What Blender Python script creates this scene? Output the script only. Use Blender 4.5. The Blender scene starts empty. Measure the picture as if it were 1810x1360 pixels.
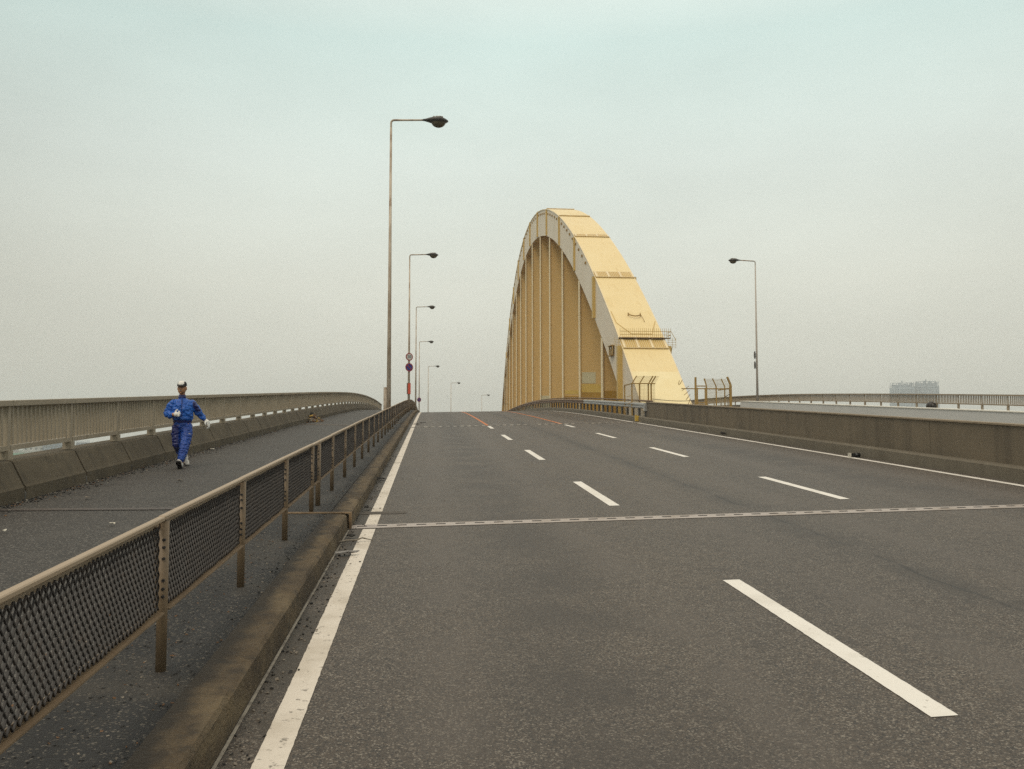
import bpy, bmesh, math, random
from mathutils import Vector, Matrix, Euler, noise
random.seed(7)
R = math.radians
C = bpy.context.scene.collection
SC = bpy.context.scene

def lin(r, g, b):
    f = lambda c: (c/255/12.92) if c/255 <= .04045 else ((c/255+.055)/1.055)**2.4
    return (f(r), f(g), f(b), 1)

# ------------------------------------------------------------------ camera
cam = bpy.data.objects.new('camera', bpy.data.cameras.new('camera'))
C.objects.link(cam); SC.camera = cam
cam.location = (0, 0, 1.7)
cam.rotation_euler = (math.pi/2+.0603, 0, -.0946)
cam.data.lens = 36*1540/1810; cam.data.sensor_width = 36
cam.data.clip_start = .1; cam.data.clip_end = 12000
# ------------------------------------------------------------------ world: overcast sky
SUN_EL, SUN_AZ = R(50), R(212)          # sun behind the cloud, high behind the camera's left shoulder
W = bpy.data.worlds.new('World'); SC.world = W; W.use_nodes = True
nt = W.node_tree; nt.nodes.clear(); N = nt.nodes.new; L = nt.links.new
wo = N('ShaderNodeOutputWorld'); bg = N('ShaderNodeBackground'); L(bg.outputs[0], wo.inputs[0])
tc = N('ShaderNodeTexCoord'); sx = N('ShaderNodeSeparateXYZ'); L(tc.outputs['Generated'], sx.inputs[0])
ramp = N('ShaderNodeValToRGB'); L(sx.outputs['Z'], ramp.inputs[0])
els = [(0.0, (216, 212, 196), 1.03), (.07, (218, 217, 203), 1.04), (.17, (221, 223, 210), 1.07), (.30, (218, 228, 220), 1.09),
       (.42, (206, 226, 220), 1.1), (.60, (235, 234, 225), 1.25), (1, (250, 236, 213), 1.75)]
cr = ramp.color_ramp
while len(cr.elements) < len(els): cr.elements.new(.5)
for e, (p, c, k) in zip(cr.elements, els):
    e.position = p; q = lin(*c); e.color = (q[0]*k, q[1]*k, q[2]*k, 1)
# the sky is brighter ahead and to the right
dt = N('ShaderNodeVectorMath'); dt.operation = 'DOT_PRODUCT'; L(tc.outputs['Generated'], dt.inputs[0])
dt.inputs[1].default_value = Vector((math.sin(.20), math.cos(.20), .25)).normalized()
mr = N('ShaderNodeMapRange'); L(dt.outputs['Value'], mr.inputs[0])
mr.interpolation_type = 'SMOOTHSTEP'
mr.inputs[1].default_value = .70; mr.inputs[2].default_value = .99; mr.inputs[3].default_value = .76; mr.inputs[4].default_value = 1.04
nz = N('ShaderNodeTexNoise'); mp = N('ShaderNodeMapping'); mp.inputs['Scale'].default_value = (2.2, 2.2, 6)
L(tc.outputs['Generated'], mp.inputs[0]); L(mp.outputs[0], nz.inputs[0]); nz.inputs['Scale'].default_value = 1.6; nz.inputs['Detail'].default_value = 5
nz.inputs['Roughness'].default_value = .55
m2 = N('ShaderNodeMapRange'); L(nz.outputs['Fac'], m2.inputs[0]); m2.inputs[1].default_value = .25; m2.inputs[2].default_value = .75
m2.inputs[3].default_value = .94; m2.inputs[4].default_value = 1.06
mu = N('ShaderNodeMath'); mu.operation = 'MULTIPLY'; L(mr.outputs[0], mu.inputs[0]); L(m2.outputs[0], mu.inputs[1])
vs = N('ShaderNodeVectorMath'); vs.operation = 'SCALE'; L(ramp.outputs[0], vs.inputs[0]); L(mu.outputs[0], vs.inputs['Scale'])
sky = N('ShaderNodeTexSky'); sky.sky_type = 'NISHITA'; sky.sun_disc = False
sky.sun_elevation = SUN_EL; sky.sun_rotation = SUN_AZ; sky.dust_density = 6
sk = N('ShaderNodeVectorMath'); sk.operation = 'SCALE'; L(sky.outputs[0], sk.inputs[0]); sk.inputs['Scale'].default_value = .1
mx = N('ShaderNodeMix'); mx.data_type = 'RGBA'; mx.inputs[0].default_value = .95
L(sk.outputs[0], mx.inputs[6]); L(vs.outputs[0], mx.inputs[7]); L(mx.outputs[2], bg.inputs[0])
bg.inputs[1].default_value = 1.0
# ------------------------------------------------------------------ sun through cloud
sun = bpy.data.objects.new('sun', bpy.data.lights.new('sun', 'SUN')); C.objects.link(sun)
sun.data.energy = 1.0; sun.data.angle = R(20); sun.data.color = (1, .89, .72)
sd = Vector((math.sin(SUN_AZ)*math.cos(SUN_EL), math.cos(SUN_AZ)*math.cos(SUN_EL), math.sin(SUN_EL)))
sun.rotation_euler = sd.to_track_quat('Z', 'Y').to_euler()
SC.view_settings.view_transform = 'Standard'; SC.view_settings.look = 'None'
SC.view_settings.exposure = 0; SC.view_settings.gamma = 1
SC.cycles.volume_bounces = 1; SC.cycles.max_bounces = 8; SC.cycles.use_denoising = False
# ------------------------------------------------------------------ materials
MATS = {}
def M(name, col, rough=.7, layers=(), bump=None, metal=0, spec=.5, post=None, coords='Object'):
    """procedural material; layers = (scale, detail, colour, lo, hi, mapping_scale, amount[, kind])"""
    if name in MATS: return MATS[name]
    m = bpy.data.materials.new(name); m.use_nodes = True; t = m.node_tree
    b = t.nodes['Principled BSDF']; n = t.nodes.new; l = t.links.new
    b.inputs['Roughness'].default_value = rough; b.inputs['Metallic'].default_value = metal
    b.inputs['Specular IOR Level'].default_value = spec
    co = n('ShaderNodeTexCoord').outputs[coords]
    rgb = n('ShaderNodeRGB'); rgb.outputs[0].default_value = (*col[:3], 1); cur = rgb.outputs[0]
    for i, ly in enumerate(layers):
        sc, de, c2, lo, hi, ms, am = ly[:7]; kind = ly[7] if len(ly) > 7 else 'noise'
        mp = n('ShaderNodeMapping'); l(co, mp.inputs[0]); mp.inputs['Scale'].default_value = ms
        mp.inputs['Location'].default_value = (i*3.1, i*1.7, i*.9)
        if kind == 'noise':
            tx = n('ShaderNodeTexNoise'); tx.inputs['Detail'].default_value = de; out = tx.outputs['Fac']
            tx.inputs['Roughness'].default_value = .6
        else:
            tx = n('ShaderNodeTexVoronoi'); out = tx.outputs['Color']
            if kind == 'crack': tx.feature = 'DISTANCE_TO_EDGE'; out = tx.outputs['Distance']
        tx.inputs['Scale'].default_value = sc; l(mp.outputs[0], tx.inputs[0])
        if kind == 'cell':
            sp = n('ShaderNodeSeparateColor'); l(out, sp.inputs[0]); out = sp.outputs[0]
        mr = n('ShaderNodeMapRange'); l(out, mr.inputs[0]); mr.inputs[1].default_value = lo; mr.inputs[2].default_value = hi
        mr.inputs[3].default_value = 0; mr.inputs[4].default_value = am
        mi = n('ShaderNodeMix'); mi.data_type = 'RGBA'; l(mr.outputs[0], mi.inputs[0]); l(cur, mi.inputs[6])
        mi.inputs[7].default_value = (*c2[:3], 1); cur = mi.outputs[2]
    if post: cur = post(t, co, cur, b)
    l(cur, b.inputs['Base Color'])
    if bump:
        sc, st, di = bump
        tx = n('ShaderNodeTexNoise'); tx.inputs['Scale'].default_value = sc; tx.inputs['Detail'].default_value = 4; l(co, tx.inputs[0])
        bp = n('ShaderNodeBump'); bp.inputs['Strength'].default_value = st; bp.inputs['Distance'].default_value = di
        l(tx.outputs['Fac'], bp.inputs['Height']); l(bp.outputs[0], b.inputs['Normal'])
    MATS[name] = m; return m

U = (1, 1, 1)
def road_post(t, co, cur, b):
    """paving seam at x = 4.3 and rubber-darkened lanes, both laid along the road"""
    n = t.nodes.new; l = t.links.new
    s = n('ShaderNodeSeparateXYZ'); l(co, s.inputs[0])
    nz = n('ShaderNodeTexNoise'); nz.inputs['Scale'].default_value = 1.1; nz.inputs['Detail'].default_value = 9; nz.inputs['Roughness'].default_value = .62; l(co, nz.inputs[0])
    def math_(op, a, b_=None):
        m = n('ShaderNodeMath'); m.operation = op
        for i, v in enumerate((a, b_)):
            if v is None: continue
            if isinstance(v, (int, float)): m.inputs[i].default_value = v
            else: l(v, m.inputs[i])
        return m.outputs[0]
    wob = math_('MULTIPLY', math_('SUBTRACT', nz.outputs['Fac'], .5), .30)
    xx = math_('ADD', s.outputs['X'], wob)
    def band(x0, w, c, am, cur):
        d = math_('ABSOLUTE', math_('SUBTRACT', xx, x0))
        mr = n('ShaderNodeMapRange'); mr.interpolation_type = 'SMOOTHSTEP'; l(d, mr.inputs[0])
        mr.inputs[1].default_value = 0; mr.inputs[2].default_value = w; mr.inputs[3].default_value = am; mr.inputs[4].default_value = 0
        n2 = n('ShaderNodeTexNoise'); n2.inputs['Scale'].default_value = 1.1; n2.inputs['Detail'].default_value = 6; l(co, n2.inputs[0])
        k = n('ShaderNodeMapRange'); l(n2.outputs['Fac'], k.inputs[0]); k.inputs[1].default_value = .34; k.inputs[2].default_value = .55
        f = math_('MULTIPLY', mr.outputs[0], k.outputs[0])
        mi = n('ShaderNodeMix'); mi.data_type = 'RGBA'; l(f, mi.inputs[0]); l(cur, mi.inputs[6]); mi.inputs[7].default_value = (*c, 1)
        return mi.outputs[2]
    cur = band(4.35, .035, (.014, .012, .011), 1.0, cur)
    cur = band(4.35, .40, (.040, .034, .029), .6, cur)
    for x0 in (1.0, 7.8): cur = band(x0, .9, (.045, .037, .031), .6, cur)
    for x0 in (.15, 1.75, 3.4, 5.1, 6.9, 8.6): cur = band(x0, .38, (.105, .088, .074), .45, cur)
    cur = band(-.85, .30, (.05, .042, .032), .8, cur)
    return cur
ROADC = (.100, .078, .058)
asphalt = M('asphalt', ROADC, .62, [(.35, 5, (.064, .052, .043), .35, .7, U, .8), (2.6, 6, (.105, .087, .071), .45, .75, (1, .35, 1), .6),
    (85, 0, (.030, .026, .023), .5, .85, U, .9, 'cell'), (115, 0, (.29, .255, .21), .80, .92, U, .8, 'cell'), (7, 6, (.048, .039, .032), .52, .72, U, .7), (22, 5, (.026, .021, .017), .62, .72, U, .7), (200, 2, (.035, .03, .027), .48, .75, U, .65)],
    bump=(120, .8, .010), post=road_post)
path_m = M('footway_asphalt', (.046, .040, .034), .72, [(.5, 5, (.045, .041, .037), .35, .7, U, .8), (60, 0, (.022, .021, .021), .45, .85, U, .8, 'cell'),
    (75, 0, (.20, .185, .165), .86, .93, U, .7, 'cell'), (1.5, 5, (.085, .078, .068), .5, .8, U, .6)], bump=(90, .8, .012))
verge_m = M('coarse_asphalt', (.017, .0155, .0145), .75, [(70, 0, (.013, .012, .013), .35, .8, U, .9, 'cell'), (95, 0, (.15, .13, .105), .90, .95, U, .8, 'cell'),
    (1.2, 5, (.075, .063, .048), .5, .75, U, .7)], bump=(75, 1, .02))
conc = M('stained_concrete', (.175, .150, .112), .85, [(.9, 6, (.125, .104, .074), .35, .7, U, .9), (5, 6, (.10, .083, .060), .5, .75, (1, 1, .25), .7),
    (40, 4, (.27, .24, .19), .6, .8, U, .5), (120, 2, (.09, .075, .055), .5, .8, U, .5)], bump=(60, .4, .006))
def kerb_post(t, co, cur, b):
    """grit creeping over the kerb from the verge, in ragged tongues"""
    n = t.nodes.new; l = t.links.new
    s_ = n('ShaderNodeSeparateXYZ'); l(co, s_.inputs[0])
    nz = n('ShaderNodeTexNoise'); nz.inputs['Scale'].default_value = 4.3; nz.inputs['Detail'].default_value = 10; l(co, nz.inputs[0])
    m1 = n('ShaderNodeMath'); m1.operation = 'MULTIPLY_ADD'; l(nz.outputs['Fac'], m1.inputs[0]); m1.inputs[1].default_value = -.25; l(s_.outputs['X'], m1.inputs[2])
    mr = n('ShaderNodeMapRange'); l(m1.outputs[0], mr.inputs[0]); mr.inputs[1].default_value = -1.285; mr.inputs[2].default_value = -1.205; mr.inputs[3].default_value = .9; mr.inputs[4].default_value = 0
    mi = n('ShaderNodeMix'); mi.data_type = 'RGBA'; l(mr.outputs[0], mi.inputs[0]); l(cur, mi.inputs[6]); mi.inputs[7].default_value = (.028, .022, .016, 1)
    return mi.outputs[2]
parm = M('mossy_parapet_concrete', (.142, .114, .074), .88, [(1.1, 7, (.075, .059, .036), .38, .66, U, .95), (6, 6, (.06, .05, .034), .5, .74, (1, 1, .4), .8),
    (40, 4, (.24, .20, .14), .62, .8, U, .5), (110, 2, (.05, .04, .03), .48, .75, U, .7)], bump=(50, .7, .010))
kerbm = M('mossy_kerb_concrete', (.140, .100, .055), .88, [(1.7, 7, (.062, .043, .024), .40, .64, U, .95), (9, 6, (.035, .027, .019), .50, .70, U, .85), (110, 2, (.04, .03, .02), .45, .75, U, .8),
    (45, 4, (.26, .21, .14), .62, .8, U, .6), (3, 3, (.20, .15, .085), .55, .7, (1, .3, 1), .6)], bump=(45, 1, .02), post=kerb_post)
def streak_post(t, co, cur, b):
    """rain streaks running down the face"""
    n = t.nodes.new; l = t.links.new
    mp = n('ShaderNodeMapping'); l(co, mp.inputs[0]); mp.inputs['Scale'].default_value = (2.2, 2.2, .30)
    tx = n('ShaderNodeTexNoise'); tx.inputs['Scale'].default_value = 1; tx.inputs['Detail'].default_value = 7; l(mp.outputs[0], tx.inputs[0])
    mr = n('ShaderNodeMapRange'); l(tx.outputs['Fac'], mr.inputs[0]); mr.inputs[1].default_value = .50; mr.inputs[2].default_value = .78; mr.inputs[4].default_value = .7
    mi = n('ShaderNodeMix'); mi.data_type = 'RGBA'; l(mr.outputs[0], mi.inputs[0]); l(cur, mi.inputs[6]); mi.inputs[7].default_value = (.062, .050, .036, 1)
    return mi.outputs[2]
barr = M('weathered_barrier_concrete', (.185, .146, .098), .85, [(.6, 6, (.12, .098, .068), .35, .7, U, .8), (30, 4, (.23, .20, .15), .6, .8, U, .5), (90, 2, (.08, .066, .05), .5, .8, U, .5)],
    bump=(45, .4, .006), post=streak_post)
pale = M('pale_concrete', (.58, .58, .57), .8, [(.7, 5, (.50, .50, .49), .4, .7, U, .7), (60, 3, (.46, .46, .45), .55, .8, U, .5)], bump=(60, .25, .004))
paint_w = M('white_road_paint', (.68, .62, .54), .6, [(2.2, 6, (.48, .42, .34), .46, .72, U, .85), (16, 6, (.13, .11, .09), .60, .68, U, .85), (90, 2, (.40, .36, .30), .55, .8, U, .5)], bump=(150, .4, .003))
paint_d = M('fresh_white_road_paint', (.78, .745, .69), .6, [(2, 5, (.62, .58, .52), .46, .72, U, .8), (24, 6, (.22, .19, .16), .64, .72, U, .7), (120, 2, (.52, .49, .43), .55, .8, U, .5)], bump=(150, .4, .003))
paint_o = M('orange_road_paint', (.50, .145, .025), .6, [(6, 5, (.25, .10, .04), .5, .75, U, .7)])
steel_j = M('joint_steel', (.40, .345, .31), .5, [(3, 5, (.25, .19, .14), .45, .7, U, .8), (40, 3, (.16, .12, .09), .6, .75, U, .7)], metal=.1)
dark_j = M('dirty_joint_steel', (.09, .078, .064), .6, [(6, 4, (.05, .042, .035), .45, .7, U, .8)])
steel_l = M('bright_joint_steel', (.62, .56, .47), .5, [(1.2, 4, (.10, .085, .07), .44, .60, U, .95)])
rusty = M('rusty_angle_steel', (.25, .165, .088), .7, [(5, 5, (.09, .055, .03), .42, .62, U, .95), (14, 4, (.50, .38, .22), .60, .72, U, .7)])
dark = M('dark_gap', (.018, .016, .014), .9)
railm = M('beige_railing_paint', (.36, .305, .225), .55, [(1.3, 5, (.27, .225, .16), .42, .7, U, .7), (30, 4, (.15, .12, .085), .62, .78, U, .6)], bump=(80, .1, .003))
rail_r = M('brown_railing_paint', (.37, .30, .215), .6, [(1.3, 5, (.28, .22, .15), .42, .7, U, .7)])
fence_t = M('light_beige_top_rail', (.36, .275, .19), .55, [(2.5, 5, (.36, .285, .20), .45, .7, U, .7), (25, 4, (.22, .15, .09), .66, .78, U, .7)], bump=(90, .12, .003))  # lighter beige than the fence posts and frames
fence_p = M('brown_fence_paint', (.20, .142, .086), .55, [(2, 5, (.13, .087, .05), .42, .7, (1, 1, .4), .8), (18, 4, (.27, .20, .13), .6, .78, U, .6), (30, 4, (.07, .04, .02), .66, .76, U, .8)], bump=(70, .15, .004))
mesh_m = M('dark_mesh_steel', (.030, .026, .025), .6, [(9, 4, (.06, .045, .035), .5, .75, U, .7)])
pole_m = M('rust_streaked_pole_paint', (.60, .51, .41), .55, [(1.6, 6, (.30, .22, .15), .42, .62, (2, 2, .5), .85), (5, 6, (.20, .10, .04), .54, .68, (1, 1, .35), .85), (26, 4, (.07, .035, .018), .68, .75, U, .8)], bump=(60, .15, .004))
pole_b = M('pale_pole_paint', (.50, .45, .40), .55, [(1.4, 6, (.40, .33, .27), .45, .7, (2, 2, .4), .7), (6, 5, (.24, .14, .08), .64, .74, (1, 1, .4), .8)])
lampm = M('dark_lamp_housing', (.055, .050, .046), .45, [(8, 5, (.10, .09, .08), .5, .75, U, .7)])
drop_m = M('bird_streaked_white', (.80, .78, .72), .7, [(30, 4, (.20, .19, .17), .52, .65, U, .8)])
lensm = M('amber_lamp_lens', (.10, .078, .045), .2, [(14, 3, (.045, .036, .02), .45, .7, U, .7)])
galv = M('galvanised_steel', (.40, .40, .39), .42, [(2.5, 5, (.30, .29, .27), .45, .7, U, .8), (10, 5, (.22, .13, .07), .66, .78, U, .7)], metal=.35)
galv_r = M('rust_browned_steel', (.17, .105, .062), .7, [(2, 5, (.25, .20, .16), .5, .7, U, .8), (10, 5, (.11, .045, .022), .5, .7, U, .8)])
galv_d = M('shaded_post_steel', (.075, .068, .06), .55, [(5, 5, (.07, .055, .045), .45, .7, U, .8)])  # shadow on the guardrail post faces put into the base colour
YEL = (.79, .625, .325)
arch_t = M('cream_yellow_paint', YEL, .5, [(.5, 5, (.82, .67, .375), .4, .7, U, .8), (2.2, 7, (.62, .44, .18), .54, .78, (2, .35, .35), .6), (9, 6, (.40, .27, .11), .66, .80, (1.5, .5, .5), .6), (30, 4, (.30, .19, .08), .71, .78, U, .6)], bump=(14, .06, .01))
arch_s = M('pale_side_paint', (.74, .65, .52), .6, [(.6, 5, (.68, .58, .44), .4, .7, (1, 1, .5), .8), (8, 5, (.48, .39, .27), .66, .8, (1, 1, .3), .6)])  # side faces of the rib, paler and greyer than its top
arch_l = M('pale_touch_up_paint', (.84, .72, .43), .5, [(1.2, 5, (.80, .66, .36), .4, .7, U, .8)])
arch_h = M('shaded_yellow_paint', (.62, .405, .155), .5, [(.5, 5, (.56, .36, .13), .4, .7, (1, 1, .4), .8), (10, 5, (.34, .22, .09), .70, .8, U, .5)])  # same arch paint, with the shade on the hangers put into a darker tan
arch_r = M('mustard_flange_paint', (.56, .385, .12), .5, [(1.5, 5, (.45, .30, .09), .45, .7, (1, 1, .3), .7), (12, 5, (.20, .12, .05), .70, .8, U, .6)])
arch_f = M('light_cream_paint', (.80, .66, .42), .5, [(2, 5, (.68, .53, .30), .5, .7, (1, 1, .4), .7)])
must = M('mustard_lower_coat', (.40, .225, .035), .5, [(1.5, 5, (.34, .19, .03), .45, .7, U, .8)])
must_l = M('ochre_lower_coat', (.60, .41, .10), .5, [(1.5, 5, (.52, .34, .07), .45, .7, U, .8)])
patch_m = M('grey_cover_paint', (.56, .50, .32), .6, [(3, 5, (.48, .42, .26), .45, .7, U, .7)])
cage_m = M('ochre_steel_paint', (.36, .225, .060), .55, [(3, 5, (.24, .14, .035), .45, .7, U, .8), (20, 4, (.11, .055, .02), .63, .75, U, .8)])
cable_m = M('dark_cable', (.09, .075, .055), .6)

# ------------------------------------------------------------------ road profile
KN = [-30, 0, 15, 30, 45, 60, 80, 100, 115, 130, 260]
SL = [.0580, .0576, .0559, .0548, .0546, .0471, .0228, -.0046, -.025, -.032, -.036]
def slope(y):
    if y <= KN[0]: return SL[0]
    for i in range(len(KN)-1):
        if y <= KN[i+1]: return SL[i]+(SL[i+1]-SL[i])*(y-KN[i])/(KN[i+1]-KN[i])
    return SL[-1]
_T = [0.0]
for _i in range(1, 2601): _T.append(_T[-1]+(slope((_i-.5)*.1))*.1)
def deck(y):
    if y < 0: return .058*y
    k = min(y*10, 2599.0); i = int(k); return _T[i]+(_T[i+1]-_T[i])*(k-i)
def bend(y): return .00195*(y-125)**2 if y > 125 else 0.0
CF = .0164
def rz(x, y):                                    # crowned road surface
    return deck(y)+CF*(x if x < 12.2 else 24.4-x)
WZ = .171                                        # footway level above deck(y)
def P(x, y, z): return Vector((x+bend(y), y, z))

# ------------------------------------------------------------------ helpers
def tag(o, label=None, cat=None, group=None, kind=None):
    if label: o['label'] = label
    if cat: o['category'] = cat
    if group: o['group'] = group
    if kind: o['kind'] = kind
    return o
def empty(name, loc, label, cat, group=None, rz_=0):
    o = bpy.data.objects.new(name, None); C.objects.link(o); o.location = loc; o.rotation_euler = (0, 0, rz_); o.empty_display_size = .2
    return tag(o, label, cat, group)
def link(name, me, parent=None, loc=None):
    o = bpy.data.objects.new(name, me); C.objects.link(o)
    if parent: o.parent = parent
    if loc is not None: o.location = loc
    return o
def build(name, bm, mats, parent=None, loc=None, smooth=False):
    me = bpy.data.meshes.new(name)
    bmesh.ops.recalc_face_normals(bm, faces=bm.faces[:]); bm.to_mesh(me); bm.free()
    for m in (mats if isinstance(mats, (list, tuple)) else [mats]): me.materials.append(m)
    if smooth:
        for p in me.polygons: p.use_smooth = True
    return link(name, me, parent, loc)
def box(bm, c, s, rot=None, mi=0):
    g = bmesh.ops.create_cube(bm, size=1.0)['verts']
    T = Matrix.Translation(Vector(c)) @ (rot.to_4x4() if rot else Matrix()) @ Matrix.Diagonal((*s, 1))
    bmesh.ops.transform(bm, matrix=T, verts=g)
    for f in {f for v in g for f in v.link_faces}: f.material_index = mi
    return g
def bar(bm, a, b, w, h=None, up=(0, 0, 1), mi=0):
    a, b = Vector(a), Vector(b); d = b-a; z = Vector(up)
    if abs(d.normalized().dot(z)) > .99: z = Vector((0, 1, 0))
    x = d.cross(z).normalized(); z = x.cross(d).normalized()
    rot = Matrix((x, d.normalized(), z)).transposed()
    return box(bm, (a+b)/2, (w, d.length, h or w), rot, mi)
def tube(bm, pts, rad, seg=8, cap=True, mi=0):
    pts = [Vector(p) for p in pts]; rings = []
    rad = rad if isinstance(rad, (list, tuple)) else [rad]*len(pts)
    ref = None
    for i, p in enumerate(pts):
        d = (pts[min(i+1, len(pts)-1)]-pts[max(i-1, 0)]).normalized()
        if ref is None or abs(ref.dot(d)) > .98: ref = Vector((0, 1, 0)) if abs(d.y) < .9 else Vector((1, 0, 0))
        x = d.cross(ref).normalized(); ref = x.cross(d).normalized(); ref = -ref if False else ref
        y = d.cross(x).normalized()
        rings.append([bm.verts.new(p+x*math.cos(2*math.pi*k/seg)*rad[i]+y*math.sin(2*math.pi*k/seg)*rad[i]) for k in range(seg)])
    for a, b in zip(rings, rings[1:]):
        for k in range(seg):
            f = bm.faces.new((a[k], a[(k+1) % seg], b[(k+1) % seg], b[k])); f.material_index = mi; f.smooth = True
    if cap:
        bm.faces.new(rings[0][::-1]).material_index = mi; bm.faces.new(rings[-1]).material_index = mi
def sweep(bm, prof, ys, closed=True, mi=0, caps=True, flat=True):
    """extrude a profile [(x, dz)] along the road; dz is above deck(y) (flat) or above the crowned surface"""
    rows = []
    for y in ys:
        rows.append([bm.verts.new(P(x, y, (deck(y) if flat else rz(x, y))+dz)) for x, dz in prof])
    n = len(prof)
    for a, b in zip(rows, rows[1:]):
        for k in range(n if closed else n-1):
            f = bm.faces.new((a[k], a[(k+1) % n], b[(k+1) % n], b[k])); f.material_index = mi
    if closed and caps:
        bm.faces.new(rows[0]).material_index = mi; bm.faces.new(rows[-1][::-1]).material_index = mi
def ysteps(a, b, s=2.0):
    n = max(1, int(math.ceil((b-a)/s))); return [a+(b-a)*i/n for i in range(n+1)]
def rect(bm, x0, x1, y0, y1, dz, st=1.0, flat=False, skew=0):
    rows = []
    for y in ysteps(y0, y1, st):
        rows.append([bm.verts.new(P(x, y+skew*(x-x0), (deck(y+skew*(x-x0)) if flat else rz(x, y+skew*(x-x0)))+dz)) for x in (x0, x1)])
    for a, b in zip(rows, rows[1:]): bm.faces.new((a[0], a[1], b[1], b[0]))
Y0, Y1 = -14.0, 245.0

# ------------------------------------------------------------------ setting
bm = bmesh.new()
bmesh.ops.create_grid(bm, x_segments=1, y_segments=1, size=3000)
bmesh.ops.translate(bm, verts=bm.verts, vec=(0, 0, -14))
gm = M('port_land', (.16, .165, .15), .9, [(.006, 4, (.10, .14, .10), .4, .6, U, .9), (.02, 5, (.28, .28, .26), .5, .65, U, .8), (.05, 3, (.12, .14, .15), .5, .7, U, .7)])
tag(build('ground', bm, gm), 'hazy low port land seen far below the footway railing', 'ground', kind='structure')
bm = bmesh.new()
for pts, zz in (([(-900, 1130), (-60, 1130), (-60, 2900), (-1800, 2900)], -13.96),):
    bm.faces.new([bm.verts.new((x, y, zz)) for x, y in pts])
tag(build('water', bm, M('harbour_water', (.10, .16, .17), .15, [(.01, 4, (.14, .20, .20), .4, .6, U, .8)])), 'pale blue harbour water in the haze beyond the green field', 'water', kind='structure')
bm = bmesh.new()
bm.faces.new([bm.verts.new(p) for p in [(math.sin(R(a))*d, math.cos(R(a))*d, -13.95) for a, d in ((-24.1, 610), (-19.6, 690), (-20.3, 950), (-25.5, 1000))]])
tag(build('sports_field', bm, M('green_turf', (.008, .115, .05), .9, [(.02, 4, (.014, .14, .06), .4, .6, U, .8)])), 'green sports field on the land below the bridge', 'field', kind='structure')
bm = bmesh.new()
for q in [[(math.sin(R(a))*d, math.cos(R(a))*d) for a, d in pq] for pq in (((-24.1, 610), (-25.5, 1000), (-28.5, 1000), (-30, 520), (-24.0, 560)), ((-24.0, 560), (-19.3, 650), (-19.6, 690), (-24.1, 610)))]:
    bm.faces.new([bm.verts.new((x, y, -13.93)) for x, y in q])
tag(build('sand_track', bm, M('sandy_soil', (.50, .41, .29), .9, [(.05, 4, (.42, .34, .24), .4, .6, U, .8)])), 'sandy strip round the green sports field', 'track', kind='structure')

bm = bmesh.new()
sweep(bm, [(-6.05, .30), (-6.05, -.9), (-3.5, -1.9), (25.5, -1.9), (28.7, -.9), (28.7, .30), (28.2, -.12), (-5.6, -.12)], ysteps(Y0, Y1, 4))
tag(build('bridge_deck', bm, conc), 'concrete slab of the bridge under road and footways', 'bridge deck', kind='structure')

bm = bmesh.new()
ys = ysteps(Y0, Y1, .8)
xs = [-1.0, -.5, 1, 2.6, 4.3, 6, 7.8, 9.0, 9.9]
rows = [[bm.verts.new(P(x, y, rz(x, y))) for x in xs] for y in ys]
for a, b in zip(rows, rows[1:]):
    for k in range(len(xs)-1): bm.faces.new((a[k], a[k+1], b[k+1], b[k]))
road = tag(build('road', bm, asphalt), 'worn grey asphalt carriageway climbing to the crest of the bridge', 'road', kind='structure')
bm = bmesh.new(); rect(bm, 14.8, 22.7, Y0, Y1, 0, 2)
road2 = tag(build('road', bm, asphalt), 'opposite carriageway behind the pale barrier', 'road', kind='structure')
bm = bmesh.new(); rect(bm, 10.25, 14.4, Y0, Y1, .02, 2)
tag(build('median', bm, conc), 'concrete median strip under the yellow arch', 'median', kind='structure')

# lane markings: parts of the road
dash_y = [(4.27, 7.40), (12.15, 15.30), (20.0, 23.25), (27.9, 31.0), (35.95, 38.3)]
def marking(name, x0, x1, y0, y1, mat, dz=.004, sk=0):
    bm = bmesh.new(); st = .03 if y0 < 9 else (.08 if y0 < 32 else .8); pr_ = None
    for y in ysteps(y0, y1, st):
        row = []
        for x, q in ((x0, 1.7), (x1, 8.3)):
            w = .0 if st > .5 else .003*noise.noise(Vector((y*14, q, 0)))+.0025*noise.noise(Vector((y*55, q, 3)))
            ys_k = y+sk*(x-x0)+(.0 if st > .5 else .006*noise.noise(Vector((x*30, q, y0))))
            row.append(bm.verts.new(P(x+w, ys_k, rz(x, ys_k)+dz)))
        if pr_: bm.faces.new((pr_[0], pr_[1], row[1], row[0]))
        pr_ = row
    return build(name, bm, mat, road)
for y0, y1 in dash_y:
    marking('lane_dash', 2.53, 2.68, y0, y1, paint_d, sk=.03); marking('lane_dash', 5.96, 6.11, y0+.1, y1+.15, paint_d, sk=.03)
for y0, y1 in ((-3.6, -.45),): marking('lane_dash', 2.53, 2.68, y0, y1, paint_d); marking('lane_dash', 5.96, 6.11, y0, y1, paint_d)
marking('solid_lane_line', 2.54, 2.67, 38.75, 150, paint_o); marking('solid_lane_line', 5.97, 6.10, 39.3, 150, paint_o)
for y0, y1 in ((Y0, 10.66), (10.93, 11.85), (12.12, 19.9), (19.97, 37.9), (38.35, 41.5), (41.8, 44), (44.2, 150)):
    marking('edge_line', -.785, -.635, y0, y1, paint_w)
for y0, y1 in ((Y0, 10.95), (11.25, 39.4), (39.7, 150)): marking('edge_line', 9.48, 9.62, y0, y1, paint_d)
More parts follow.
